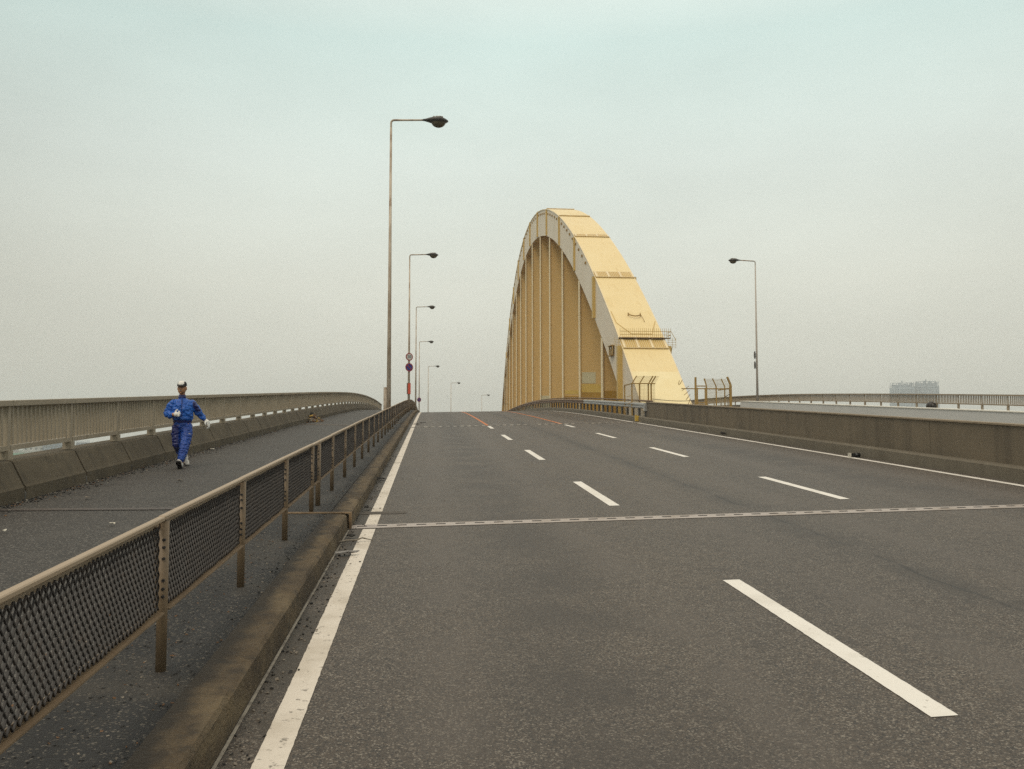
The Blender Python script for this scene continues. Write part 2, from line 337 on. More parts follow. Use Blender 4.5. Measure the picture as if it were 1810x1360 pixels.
# expansion joints
def joint(y, x0, x1, w, sk, slot, teeth=False):
    bm = bmesh.new(); rect(bm, x0, x1, y, y+w, .006, w, skew=sk); j = build('expansion_joint', bm, dark_j if teeth else steel_j, road)
    bm = bmesh.new(); x = x0+.1
    while x < x1-.1:
        rect(bm, x, x+slot, y+w*(.05 if teeth else .50)+sk*(x-x0), y+w*(.95 if teeth else .66)+sk*(x-x0), .009, .1, skew=sk); x += slot*2
    build('joint_teeth' if teeth else 'joint_slots', bm, steel_l if teeth else dark, j)
joint(10.70, -.97, 9.86, .27, .035, .12)
joint(38.05, -.97, 9.86, .34, .175, .16, True)
bm = bmesh.new(); rect(bm, -.97, -.3, 11.88, 12.09, .005, .2); build('joint_recess', bm, M('dark_patch_asphalt', (.07, .058, .046), .8, [(30, 3, (.12, .10, .08), .5, .7, U, .6)]), road)

# kerb and footway
bm = bmesh.new()
def kerb_seg(y0, y1, dx=0):
    ys = ysteps(y0, y1, .12 if y0 < 30 else .5); rows = []
    prof = [(-.965, -.05), (-.975, .15), (-.995, .171), (-1.21, .176), (-1.24, .12)]
    for y in ys:
        row = []
        for i, (x, z) in enumerate(prof):
            w = noise.noise(Vector((y*1.3, i*3.7, 1.2)))*.010+noise.noise(Vector((y*6, i*2.1, 7)))*.009-max(0, noise.noise(Vector((y*2.1, 3, 5)))-.25)*(.06 if i in (1, 2) else 0)
            if i in (0, 4): w *= .3
            row.append(bm.verts.new(P(x+dx+w, y, deck(y)+z+(w if i else 0))))
        rows.append(row)
    for a, b in zip(rows, rows[1:]):
        for k in range(len(prof)-1): bm.faces.new((a[k], a[k+1], b[k+1], b[k]))
    bm.faces.new(rows[0][::-1]); bm.faces.new(rows[-1])
kerb_seg(Y0, 10.68); kerb_seg(10.75, 38.0, .03); kerb_seg(38.1, Y1, .03)
tag(build('kerb', bm, kerbm, smooth=False), 'brown mossy concrete kerb between gutter and footway', 'kerb', kind='structure')
bm = bmesh.new(); rect(bm, -.958, -.940, Y0, 10.6, .006, .8)
build('gutter_seam', bm, M('pale_sealant', (.33, .30, .25), .8, [(8, 5, (.14, .12, .10), .45, .65, U, .9)]), road)
for yy in (10.70, 38.05):                         # steel angle closing each kerb end
    bm = bmesh.new()
    sweep(bm, [(-.925, -.04), (-.925, .185), (-1.75, .190), (-1.75, .176), (-.955, .171), (-.955, -.04)], [yy, yy+.045])
    tag(build('kerb_end_angle', bm, rusty), 'rusty steel angle capping the kerb at the %s road joint' % ('near' if yy < 20 else 'far'), 'steel angle')
bm = bmesh.new()
xs = [-5.45, -4.6, -3.8, -3, -2.2, -1.75]
rows = [[bm.verts.new(P(x, y, deck(y)+WZ+.006*noise.noise(Vector((x*1.3, y*.6, 4))))) for x in xs] for y in ysteps(Y0, Y1, .8)]
for a, b in zip(rows, rows[1:]):
    for k in range(len(xs)-1): bm.faces.new((a[k], a[k+1], b[k+1], b[k]))
foot = tag(build('footway', bm, path_m), 'dark asphalt footway between mesh fence and concrete parapet', 'footway', kind='structure')
bm = bmesh.new()
xs = [-1.75, -1.6, -1.45, -1.3, -1.20]
rows = [[bm.verts.new(P(x, y, deck(y)+WZ+.004*noise.noise(Vector((x*9, y*4, 2)))+(-.012 if x > -1.25 else .003))) for x in xs] for y in ysteps(Y0, 140, .35)]
for a, b in zip(rows, rows[1:]):
    for k in range(len(xs)-1): bm.faces.new((a[k], a[k+1], b[k+1], b[k]))
tag(build('verge', bm, verge_m), 'gritty dark verge along the back of the kerb', 'verge', kind='structure')
for yy, w, mt in ((11.12, .16, M('worn_joint_plate', (.105, .085, .075), .6, [(4, 5, (.06, .05, .045), .45, .65, (1, 4, 1), .8)])), (36.6, .22, rusty)):
    bm = bmesh.new()
    for k in range(3): rect(bm, -5.3, -1.75, yy+k*w*.36, yy+k*w*.36+w*.26, .011+.0, w, flat=True, skew=.0 if yy < 20 else -.35)
    o = build('joint_plate', bm, mt, foot); o.location.z = WZ
bm = bmesh.new(); rect(bm, 22.7, 28.2, Y0, Y1, .25, 2)
tag(build('footway', bm, path_m), 'footway along the far side of the opposite carriageway', 'footway', kind='structure')

# ------------------------------------------------------------------ left parapet and railing
def copy_of(o, parent=None, loc=None):
    c = o.copy(); C.objects.link(c)
    if parent: c.parent = parent
    if loc is not None: c.location = loc
    return c
par = empty('parapet_wall', (-5.35, 0, 0), 'low grey brown concrete parapet with sloping top along the footway', 'parapet')
def parapet_block(prof, y0, y1, parent, mat):
    bm = bmesh.new(); ox, oy = parent.location.x, parent.location.y
    sweep(bm, [(x-ox, z) for x, z in prof], ysteps(y0+.024, y1-.024, 1.05)); return build('parapet_block', bm, mat, parent)
pprof = [(-5.35, .10), (-5.35, .34), (-5.375, .37), (-5.53, .672), (-5.565, .685), (-5.98, .685), (-5.98, -.2), (-5.8, -.2)]
Ly = [12.45+2.07*k for k in range(-9, 46)]
for k in range(len(Ly)-1):
    if k % 1 == 0: parapet_block(pprof, Ly[k]-.22, Ly[k+1]-.22, par, parm)
# grout lines of the block joints
bm = bmesh.new()
for y in Ly:
    if y < 45: sweep(bm, [(x+5.35+(.004 if i < 4 else 0), z) for i, (x, z) in enumerate([(-5.352, .10), (-5.352, .26), (-5.40, .36), (-5.56, .65), (-5.6, .65), (-5.6, .10)])], [y-.245, y-.195])
build('joint_grout', bm, M('grey_grout', (.21, .20, .18), .9, [(9, 4, (.05, .045, .04), .48, .6, U, .9), (1.7, 3, (.03, .026, .022), .42, .56, U, .95)]), par)

def railing(root, x, ys, zt, zb, zf, mat, bw=.046, bd=.050, per=.138):
    """posts with feet, two rails and upright bars; x, heights above deck"""
    ph = zt-.06-zf
    pw = 1.0 if bw > .042 else .66
    bmp = bmesh.new(); box(bmp, (0, 0, (zb-zf)/2+.0), (.13*pw, .15*pw, zb-zf)); box(bmp, (0, .0, (zt-.06-zb)/2+zb-zf), (.075*pw, .085*pw, zt-.06-zb))
    p0 = build('post', bmp, mat, root)
    L0 = ys[1]-ys[0]
    bmb = bmesh.new(); n = int((L0-.10)/per)
    for k in range(n):
        yy = .085+(L0-.17)*(k+.5)/n
        box(bmb, (0, yy, (zt-.06-zb-.07)/2), (bd, bw, zt-.06-zb-.07))
    b0 = build('bars', bmb, mat, root)
    bmr = bmesh.new(); box(bmr, (0, L0/2, -.03), (.17, L0-.008, .06))
    for s in (-1, 1): box(bmr, (s*.075, L0/2, -.066), (.018, L0-.008, .014))
    t0 = build('top_rail', bmr, mat, root)
    bmr = bmesh.new(); box(bmr, (0, L0/2, .03), (.085, L0-.10, .065)); box0 = build('bottom_rail', bmr, mat, root)
    ox, oy, oz = root.location
    first = True
    for a, b in zip(ys, ys[1:]):
        an = math.atan2(deck(b)-deck(a), b-a); yaw = math.atan2(-(bend(b)-bend(a)), b-a)
        sc = (b-a)/L0
        for o, z in ((p0, zf), (b0, zb+.07), (t0, zt), (box0, zb)):
            q = o if first else copy_of(o, root)
            q.location = P(x, a, deck(a)+z)-Vector((ox, oy, oz))
            if o is not p0: q.rotation_euler = (an, 0, yaw)
        first = False
rl = empty('railing', (-5.7, 0, 0), 'beige steel railing with close upright bars on the left parapet', 'railing')
railing(rl, -5.72, Ly, 1.49, .81, .685, railm)
parr = empty('parapet_wall', (28, 0, 0), 'low parapet under the brown railing on the far right side', 'parapet')
Ry = [18+2.0*k for k in range(0, 56)]
bm = bmesh.new(); sweep(bm, [(-.25, .1), (-.25, .74), (.5, .74), (.5, .1)], ysteps(10, 140, 4)); build('parapet_block', bm, conc, parr)
rr = empty('railing', (28, 0, 0), 'brown railing of thin upright bars beyond the pale barrier, in front of the twin towers', 'railing')
railing(rr, 28.1, Ry, 1.545, 1.0, .74, rail_r, .040, .040, .142)

# ------------------------------------------------------------------ mesh fences on the left
FX, FH = -1.42, .83
def fence_protos(L=2.0):
    bm = bmesh.new()                               # expanded-metal sheet of diamonds
    cw, ch = .050, .060; z0, z1 = .335, FH-.05
    nx, nz_ = int(round(L/cw)), int(round((z1-z0)/ch)); cw = L/nx; ch = (z1-z0)/nz_
    for i in range(nx*2):
        for j in range(nz_*2):
            ya, yb = i*cw/2, (i+1)*cw/2; za, zb = z0+j*ch/2, z0+(j+1)*ch/2
            if (i+j) % 2: za, zb = zb, za
            d = Vector((0, yb-ya, zb-za)).normalized(); nrm = Vector((0, -d.z, d.y))*.0026; dx = Vector((.0040, 0, 0))
            a, b = [Vector((.006*noise.noise(Vector((y_*3, z_*4, 1))), y_+(.005*noise.noise(Vector((y_*5, z_*7, 5))) if .01 < y_ < L-.01 else 0), z_+.005*noise.noise(Vector((y_*6, z_*5, 9))))) for y_, z_ in ((ya, za), (yb, zb))]
            v = [bm.verts.new(p) for p in (a-nrm-dx, a+nrm-dx, a+nrm+dx, a-nrm+dx, b-nrm-dx, b+nrm-dx, b+nrm+dx, b-nrm+dx)]
            for q in ((0, 1, 5, 4), (1, 2, 6, 5), (2, 3, 7, 6), (3, 0, 4, 7)): bm.faces.new([v[t] for t in q])
    mesh = bpy.data.meshes.new('mesh_panel'); bm.to_mesh(mesh); bm.free(); mesh.materials.append(mesh_m)
    bm = bmesh.new(); box(bm, (0, L/2, FH-.0125), (.040, L-.01, .025)); box(bm, (-.020, L/2, FH-.046), (.006, L-.01, .036))
    bmesh.ops.bevel(bm, geom=bm.edges[:], offset=.005, segments=1, affect='EDGES')
    tr = bpy.data.meshes.new('top_rail'); bm.to_mesh(tr); bm.free(); tr.materials.append(fence_t)
    bm = bmesh.new(); box(bm, (.012, L/2, .322), (.042, L-.05, .008)); box(bm, (-.008, L/2, .338), (.006, L-.05, .036))
    for yy in (.045, L-.045): box(bm, (-.010, yy, .55), (.010, .040, .46))
    br = bpy.data.meshes.new('frame'); bm.to_mesh(br); bm.free(); br.materials.append(fence_p)
    bm = bmesh.new()
    tube(bm, [(0, 0, -.01), (0, 0, FH-.032)], .028, 16)
    for s in (-1, 1):                              # bolts of the panel lugs
        for zz in (.40, .44, .485, .60, .66, .70):
            tube(bm, [(.0+.012, s*.030, zz), (.012, s*.046, zz)], .009, 6, mi=1)
    po = bpy.data.meshes.new('post'); bm.to_mesh(po); bm.free(); po.materials.append(fence_p); po.materials.append(mesh_m)
    return mesh, tr, br, po
FM = fence_protos()
def fence(ps, x, label, group=None, extra=None):
    root = empty('mesh_fence', P(x, ps[0], deck(ps[0])+WZ), label, 'fence', group)
    def place(me, nm, y, L=None, y2=None):
        o = link(nm, me, root); o.location = P(x, y, deck(y)+WZ)-root.location
        if L:
            dz = deck(y+L)-deck(y); o.scale = (1, math.hypot(L, dz)/2.0, 1)
            o.rotation_euler = (math.atan2(dz, L), 0, math.atan2(-(bend(y+L)-bend(y)), L))
        return o
    for i, y in enumerate(ps):
        p = place(FM[3], 'post', y); p.rotation_euler = (0, 0, random.uniform(-.2, .2))
        if i+1 < len(ps):
            L = ps[i+1]-y
            place(FM[1], 'top_rail', y, L).location.z += random.uniform(-.004, .006); place(FM[0], 'mesh_panel', y+.04, L-.08); place(FM[2], 'frame', y+.02, L-.04)
    return root
fence([.9, 2.9, 4.89, 6.86, 8.88, 10.83, 11.42], FX, 'brown mesh fence section nearest the viewer, before the first kerb joint', 'mesh fences along the left kerb')
fence([11.48]+[13.06+1.925*k for k in range(12)]+[36.15, 36.65], FX, 'long mesh fence section between the two kerb joints, hiding the foot of the tallest lamp', 'mesh fences along the left kerb')
fence([36.7+2.0*k for k in range(46)], FX, 'far mesh fence section curving over the crest of the bridge behind the signposted lamp', 'mesh fences along the left kerb')

# ------------------------------------------------------------------ right barrier, plinth, guardrail
bt = empty('concrete_barrier', (10, 0, 0), 'long brown stained concrete barrier on a plinth right of the road', 'barrier')
gy = [-12.0]
while gy[-1] < 34: gy.append(gy[-1]+ (9.55 if len(gy) != 5 else 9.0))
gy = [y for y in [-12, -2.45, 7.1, 16.65, 26.2] if y < 39]+[39.6]
for a, b in zip(gy, gy[1:]):
    bm = bmesh.new(); sweep(bm, [(.02, .40), (.0, 1.09), (.02, 1.11), (.24, 1.11), (.27, .1), (.03, .1)], ysteps(a+.008, b-.008, 1.6)); build('barrier_wall', bm, barr, bt)
bm = bmesh.new()
ys_ = ysteps(-12, 140, 1.2)
sweep(bm, [(-.14, .10), (-.145, .38), (-.115, .41), (.03, .42), (.03, .1)], ys_); build('plinth', bm, conc, bt)
bm = bmesh.new(); sweep(bm, [(-.03, 1.092), (-.03, 1.122), (.255, 1.122), (.255, 1.092)], ysteps(-12, 39.55, 1.6)); build('coping', bm, M('coping_concrete', (.26, .205, .14), .85, [(3, 5, (.18, .14, .09), .45, .7, U, .8)], bump=(40, .3, .005)), bt)
bm = bmesh.new(); box(bm, (0, 0, .13), (.16, .20, .26)); box(bm, (-.05, 0, .28), (.05, .24, .04))
tag(build('marker_block', bm, M('yellow_marker_paint', (.52, .34, .05), .6, [(8, 4, (.35, .2, .03), .5, .7, U, .8)]), loc=P(9.80, 40.6, deck(40.6)+.19)), 'small yellow marker block on the plinth at the end of the barrier', 'marker')

br2 = empty('concrete_barrier', (14.5, 0, 0), 'pale grey concrete barrier of the opposite carriageway', 'barrier')
bm = bmesh.new(); sweep(bm, [(0, .1), (.0, 1.16), (.30, 1.16), (.30, .1)], ysteps(-4, 39.6, 2)); build('barrier_wall', bm, pale, br2)
bm = bmesh.new(); sweep(bm, [(-.02, 1.162), (-.02, 1.19), (.32, 1.19), (.32, 1.162)], ysteps(-4, 39.55, 2)); build('coping', bm, M('whitened_coping', (.80, .77, .70), .7, [(2, 4, (.68, .65, .58), .45, .7, U, .7)]), br2)

gr = empty('guardrail', P(10, 39.8, deck(39.8)), 'grey corrugated guardrail with rusty rear rail running from the barrier end past the arch', 'guardrail')
go = gr.location
def gsweep(name, prof, ys, mat, smooth=False):
    bm = bmesh.new(); sweep(bm, prof, ys, closed=False)
    for v in bm.verts: v.co -= go
    return build(name, bm, mat, gr, smooth=smooth)
wprof = [(9.98, .80), (9.92, .825), (9.91, .87), (9.97, .91), (9.97, .95), (9.91, .99), (9.92, 1.04), (9.98, 1.07), (10.0, 1.075), (10.02, .93), (10.0, .80)]
yy = 39.7
while yy < 120:
    e = yy+4.0; gsweep('rail_beam', wprof, ysteps(yy, e+.03, 1.0), galv if yy < 55 else galv_r); yy = e
bm = bmesh.new(); box(bm, (0, 0, .3), (.09, .16, .72))
gp = bpy.data.meshes.new('post'); bm.to_mesh(gp); bm.free(); gp.materials.append(galv_d)
for k in range(64):
    y = 39.9+1.25*k; o = link('post', gp, gr); o.location = P(10.06, y, deck(y)+.38)-go
bm = bmesh.new(); box(bm, (0, 0, 0), (.10, .30, .36)); o = build('end_plate', bm, galv, gr); o.location = P(9.96, 39.62, deck(39.62)+.88)-go
bm = bmesh.new()
pts = [P(10.30, y, deck(y)+1.155) for y in ysteps(39.6, 122, 1.5)]
tube(bm, [p-go for p in pts], .04, 6); build('rear_rail', bm, galv_r, gr)

# ------------------------------------------------------------------ yellow arch
AX0, AX1 = 10.6, 13.1
def zo(y):
    t = (y-85)/40; return (((-1.852*t-4.417)*t-15.588)*t+5.84)*t+24.017
def zi(y):
    t = (y-85)/40; return (((-.308*t-2.505)*t-16.07)*t+5.561)*t+21.481
arch = empty('arch_bridge_rib', P(11.85, 84, deck(84)+.1), 'tall cream yellow steel arch with solid hangers standing in the median', 'arch')
ao = arch.location
def apart(name, bm, mat, par_=None, smooth=False):
    for v in bm.verts: v.co -= ao
    return build(name, bm, mat, par_ or arch, smooth=smooth)
yc = [41.4+i*.9 for i in range(98)]
yc = [y for y in yc if y < 129]+[129.2]
bm = bmesh.new(); rows = []
for y in yc:
    b = max(zi(y), deck(y)-.2) if 46 < y < 127 else deck(y)-.2
    t = max(zo(y), b+.02)
    rows.append([bm.verts.new(p) for p in ((AX0, y, b), (AX0, y, t), (AX1, y, t), (AX1, y, b))])
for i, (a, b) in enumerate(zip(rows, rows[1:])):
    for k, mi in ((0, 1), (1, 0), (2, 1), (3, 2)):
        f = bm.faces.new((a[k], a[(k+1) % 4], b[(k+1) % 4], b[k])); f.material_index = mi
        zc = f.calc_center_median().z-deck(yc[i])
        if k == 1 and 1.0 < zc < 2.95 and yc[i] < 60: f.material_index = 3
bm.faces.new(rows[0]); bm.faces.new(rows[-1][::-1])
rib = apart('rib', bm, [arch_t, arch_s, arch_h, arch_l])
# edge lips where web meets top plate, and inspection stubs under the edge
for x in (AX0-.03, AX1+.03):
    bm = bmesh.new(); rw = [[bm.verts.new((x+dx, a, zo(a)+dz)) for dx, dz in ((-.03, -.07), (-.03, -.005), (.03, -.005), (.03, -.07))] for a in yc[1:-2]]
    for a, b in zip(rw, rw[1:]):
        for k in range(4): bm.faces.new((a[k], a[(k+1) % 4], b[(k+1) % 4], b[k]))
    apart('edge_lip', bm, arch_f, rib)
lugs = []; y = 58.0
while y < 125:
    s = Vector((0, 1, (zo(y+.1)-zo(y))/.1)).normalized(); nrm = Vector((0, -s.z, s.y))
    if not any(abs(y-c) < .6 for c in (62.7, 70.2, 78)):
        c = Vector((AX0-.04, y, zo(y)))-nrm*.42; lugs.append(c)
    y += 1.35
bm = bmesh.new(); box(bm, (0, 0, 0), (.10, .16, .16)); lug0 = bpy.data.meshes.new('bolt_lug'); bm.to_mesh(lug0); bm.free(); lug0.materials.append(cage_m)
for c in lugs: link('bolt_lug', lug0, rib, c-ao)
# collars: vertical diaphragms standing proud of the box
colY = [47.3, 55.0, 62.7, 70.2, 77.9, 84.6, 91.0, 97.0, 103.2, 109.0, 114.5, 119.6]
for i, y in enumerate(colY):
    big = i < 2
    d = .27 if i == 0 else (.19 if i == 1 else .13)
    bm = bmesh.new(); zb_ = max(zi(y), deck(y)) if y > 46 else deck(y); zt_ = zo(y)
    dep = .34 if i == 0 else (.28 if i < 3 else .24)
    bl = max(zi(y-dep/2), zi(y+dep/2))+.03 if y > 46 else deck(y)
    if i == 0: bl = deck(y)+.3
    tp_ = min(zo(y-dep/2), zo(y+dep/2))-.02
    box(bm, (AX0-d/2, y, (bl+tp_)/2), (d, dep, tp_-bl))
    c = apart('collar', bm, arch_r)
    bm = bmesh.new(); box(bm, (AX1+d/2, y, (bl+tp_)/2), (d, dep, tp_-bl)); apart('collar', bm, arch_r)
    if i < 6:                                       # step on the top plate with three stiffened bays
        h = (.80 if i == 0 else .62) if i < 2 else (.42 if i == 2 else .22)
        bm = bmesh.new(); sl = (zo(y+.3)-zo(y-.3))/.6
        a = Vector((0, y-h*.62, zo(y-h*.62)+.035)); b = Vector((0, y+h*.62, zo(y+h*.62)+.035))
        mid = (a+b)/2
        bar(bm, a+Vector(((AX0+AX1)/2, 0, 0)), b+Vector(((AX0+AX1)/2, 0, 0)), AX1-AX0+.04, .05)
        st = apart('step_plate', bm, arch_r, c); bm = bmesh.new()
        for k in range(4):
            x = AX0+.06+(AX1-AX0-.12)*k/3; bar(bm, a+Vector((x, 0, .04)), b+Vector((x, 0, .04)), .12, .05)
        nb = 0
        for k in range(3 if i < 3 else 0):
            for q in range(6):
                x = AX0+.06+(AX1-AX0-.12)*(k+(q+1)/7)/3; bar(bm, a+Vector((x, 0, .032)), b+Vector((x, 0, .032)), .022, .03)
        bar(bm, a+Vector((AX0-.02, -.03, .03)), a+Vector((AX1+.02, -.03, .03)), .035, .03)
        if i: bar(bm, b+Vector((AX0-.02, .03, .03)), b+Vector((AX1+.02, .03, .03)), .04, .035)
        apart('stiffener', bm, arch_f, c)
# hangers
hangY = [53.0, 61.1, 69.0, 76.4, 83.0, 89.6, 95.6, 101.2, 106.3, 111.0, 115.3, 119.3, 122.6]
for i, y in enumerate(hangY):
    zt_ = zi(y)+.3; zb_ = deck(y)+.1
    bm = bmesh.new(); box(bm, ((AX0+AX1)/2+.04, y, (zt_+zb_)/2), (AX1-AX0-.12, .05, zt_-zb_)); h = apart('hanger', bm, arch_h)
    for x in (AX0+.03, AX1-.03):
        bm = bmesh.new(); box(bm, (x, y, (zi(y)+zb_)/2-.02), (.06, .42, zi(y)-zb_)); apart('flange', bm, arch_f, h)  # paler paint stands in for light caught on the hanger edges
    if i < 4:
        hh = [1.55, 1.45, 1.25, 1.05][i]
        bm = bmesh.new(); box(bm, ((AX0+AX1)/2+.04, y-.030, zb_+hh/2), (AX1-AX0-.24, .012, hh)); apart('lower_coat', bm, must, h)
    if i in (1, 2):
        bm = bmesh.new(); box(bm, ((AX0+AX1)/2+.04, y-.030, zb_+hh+.3), (AX1-AX0-.24, .010, .58 if i == 1 else .3)); apart('lower_coat', bm, must_l, h)
    pt = {1: (.60, 1.5, 2.1, .80), 4: (.45, .9, .2, 1.35), 6: (.3, .85, .1, .75)}.get(i)
    if pt:
        bm = bmesh.new(); box(bm, (AX0+.08+pt[0], y-.034, zb_+pt[2]+pt[3]/2), (pt[1] if i != 1 else 1.0, .014, pt[3])); apart('cover_patch', bm, patch_m, h)
# hatch on the left web
bm = bmesh.new(); yh = 49.7; zh = zo(49.7)-1.92; T_ = .20
for a, b in (((-.42, -.26), (-.42, .26)), ((.42, -.26), (.42, .26)), ((-.45, -.28), (.45, -.28)), ((-.45, .28), (.45, .28))):
    bar(bm, (AX0-T_/2, yh+a[0], zh+a[1]), (AX0-T_/2, yh+b[0], zh+b[1]), .05 if a[0] == b[0] else T_, T_ if a[0] == b[0] else .05)
hf = apart('hatch_frame', bm, cage_m)
bm = bmesh.new(); box(bm, (AX0-.008, yh, zh), (.012, .78, .50)); apart('hatch_opening', bm, dark, hf)
bm = bmesh.new(); box(bm, (AX0-.06, yh+.05, zh-.05), (.08, .3, .30)); apart('hatch_panel', bm, cage_m, hf)
# grab ring and seam lines on the top plate
def on_top(x, y, off): 
    s = (zo(y+.1)-zo(y-.1))/.2; n_ = Vector((0, -s, 1)).normalized(); return Vector((x, y, zo(y)))+n_*off
bm = bmesh.new()
pts = [on_top(11.95+.36*math.sin(a), 50.0-.28*math.cos(a), .14) for a in [R(-95+19*k) for k in range(11)]]
tube(bm, pts, .035, 6)
for k in (0, 10): tube(bm, [pts[k], pts[k]+Vector((0, 0, -.2))], .03, 6)
tube(bm, [pts[9], on_top(12.42, 49.3, .02)], .015, 5)
apart('grab_ring', bm, cage_m)
bm = bmesh.new()
for a, b in (((10.72, 49.2), (11.35, 48.15)), ((11.35, 48.15), (12.55, 48.15)), ((12.55, 48.15), (13.05, 49.4)), ((10.66, 50.4), (10.72, 49.2))):
    bar(bm, on_top(*a, .012), on_top(*b, .012), .035, .02)
apart('seam', bm, arch_r, rib)
# inspection walkway across the leg
wk_y = 47.45; wz = zo(47.7)+.03
bm = bmesh.new()
box(bm, ((AX0+AX1)/2+.12, wk_y+.12, wz), (AX1-AX0+.42, .30, .045))
walk = apart('walkway', bm, rusty)
bm = bmesh.new(); x0, x1 = AX0-.06, AX1+.32
for zz in (.17, .36): bar(bm, (x0, wk_y-.02, wz+zz), (x1, wk_y-.02, wz+zz), .026, .026)
x = x0
while x <= x1+.001:
    box(bm, (x, wk_y-.02, wz+.27), (.016, .016, .54)); x += .115
for zz in (.17, .36): bar(bm, (x1, wk_y-.02, wz+zz), (x1, wk_y+.7, wz+zz), .026, .026)
bar(bm, (x1, wk_y-.02, wz+.40), (x1+.28, wk_y-.05, wz-.12), .024, .024)
for zz in (-.12, -.25, -.38, -.50): bar(bm, (AX1+.10, wk_y-.05, wz+zz), (x1+.28, wk_y-.05, wz+zz), .016, .016); bar(bm, (AX0-.02, wk_y-.05, wz+zz), (AX0-.36, wk_y-.05, wz+zz), .016, .016)
for x in (AX1+.16, AX1+.40, x1+.28, AX0-.16, AX0-.36): bar(bm, (x, wk_y-.05, wz-.54), (x, wk_y-.05, wz+.02), .016, .016)
apart('walkway_railing', bm, arch_r, walk)
bm = bmesh.new()
v = [bm.verts.new((x, y, z)) for x in (AX1+.02, AX1+.34) for y, z in ((wk_y-.25, wz-.56), (wk_y+.1, wz-.56), (wk_y+.1, wz-1.1))]
for q in ((0, 1, 2), (3, 5, 4), (0, 3, 4, 1), (1, 4, 5, 2), (0, 2, 5, 3)): bm.faces.new([v[t] for t in q])
apart('bracket', bm, arch_r, walk)

# ------------------------------------------------------------------ anti-climb cages at the foot of the arch
def cage_post(root, x, y, lean, h=1.75, w=.06):
    z = deck(y)+.15; bm = bmesh.new()
    bar(bm, (x, y, z), (x, y, z+h), w, w)
    bar(bm, (x, y, z+h), (x+lean, y, z+h+.38), w, w*.8); cpart(root, 'post', bm, cage_m)
def netting(bm, p0, p1, z0, z1, n, m):
    for k in range(n+1):
        t = k/n; a = Vector(p0)*(1-t)+Vector(p1)*t
        bar(bm, (a.x, a.y, z0), (a.x, a.y, z1), .009, .009)
    for k in range(m+1):
        z = z0+(z1-z0)*k/m; bar(bm, (p0[0], p0[1], z), (p1[0], p1[1], z), .009, .009)
wirem = M('thin_cage_wire', (.42, .33, .18), .6)
cg = empty('climb_guard', P(10.7, 42.9, deck(43)), 'ochre steel cage of leaning posts and netting before the left edge of the arch foot', 'cage', 'cages at the arch foot')
def cpart(root, name, bm, mat):
    for v in bm.verts: v.co -= root.location
    return build(name, bm, mat, root)
yq = 42.2; zq = deck(yq)+.15
bm = bmesh.new()
for x in (9.95, 10.33, 10.78, 10.92): cage_post(cg, x, yq, .24, 1.84)
bar(bm, (9.95, yq+1.6, zq), (9.95, yq+1.6, zq+1.87), .06, .06)
cpart(cg, 'post', bm, cage_m)
bm = bmesh.new()
for z in (.72, 1.84): bar(bm, (9.90, yq-.04, zq+z), (11.12, yq-.04, zq+z), .05, .05); bar(bm, (9.95, yq, zq+z), (9.95, yq+1.6, zq+z), .05, .05)
for z in (.9, 1.25): bar(bm, (9.9, yq, zq+z), (9.7, yq-.1, zq+z-.07), .025, .025)
cpart(cg, 'cross_rail', bm, cage_m)
bm = bmesh.new(); netting(bm, (9.95, yq, 0), (11.1, yq, 0), zq+.6, zq+1.82, 16, 18)
for k in range(17):
    x = 9.95+k*1.15/16; bar(bm, (x, yq, zq+1.82), (x+.24, yq, zq+2.22), .009, .009)
for k in range(6): bar(bm, (9.95+.04*k, yq, zq+1.87+.066*k), (11.1+.04*k, yq, zq+1.87+.066*k), .009, .009)
cpart(cg, 'netting', bm, wirem)

cg2 = empty('climb_guard', P(14, 41.4, deck(41)), 'ochre steel cage with open gate frame to the right of the arch foot', 'cage', 'cages at the arch foot')
yq = 41.0; zq = deck(yq)+.15
cage_post(cg2, 12.80, yq, 0.0, 1.78, .085); cage_post(cg2, 13.34, yq, -.10, 1.72, .06); cage_post(cg2, 13.82, yq, -.18, 1.72, .055)
cage_post(cg2, 14.42, yq+.5, -.18, 1.72, .05); cage_post(cg2, 14.50, yq-.1, -.16, 1.80, .10)
bm = bmesh.new()
bar(bm, (12.1, yq, zq+1.6), (14.46, yq, zq+1.6), .045, .045); bar(bm, (12.82, yq, zq+1.73), (13.34, yq, zq+1.73), .05, .05)
bar(bm, (14.44, yq, zq+1.62), (14.44, yq+1.5, zq+1.62), .05, .05); bar(bm, (13.1, yq, zq+.62), (14.44, yq, zq+.64), .05, .05)
cpart(cg2, 'cross_rail', bm, cage_m)
bm = bmesh.new()
for x in (12.88, 13.26): box(bm, (x, yq-.03, zq+1.0), (.045, .04, 1.3))
box(bm, (13.07, yq-.03, zq+.80), (.34, .03, .10)); box(bm, (13.07, yq-.03, zq+1.6), (.34, .03, .05)); box(bm, (13.07, yq-.03, zq+.92), (.34, .03, .04))
cpart(cg2, 'gate', bm, cage_m)
bm = bmesh.new(); netting(bm, (13.36, yq, 0), (14.46, yq, 0), zq+.6, zq+1.7, 18, 16)
for k in range(19):
    x = 13.36+k*1.10/18; bar(bm, (x, yq, zq+1.72), (x-.17, yq, zq+2.08), .009, .009)
for k in range(6): bar(bm, (13.34-.03*k, yq, zq+1.74+.066*k), (14.46-.03*k, yq, zq+1.74+.066*k), .009, .009)
cpart(cg2, 'netting', bm, wirem)
for a, b in [((12.12+.1*k, yq, zq+1.5-.22*k), (12.45+.02*k, yq-.1, zq+1.72-.2*k)) for k in range(5)]+[((11.95, yq, zq+1.78), (12.0, yq, zq+2.0)), ((12.0, yq, zq+1.78), (12.15, yq, zq+2.02))]:
    bm = bmesh.new(); bar(bm, a, b, .024, .024); cpart(cg2, 'spike', bm, cage_m)
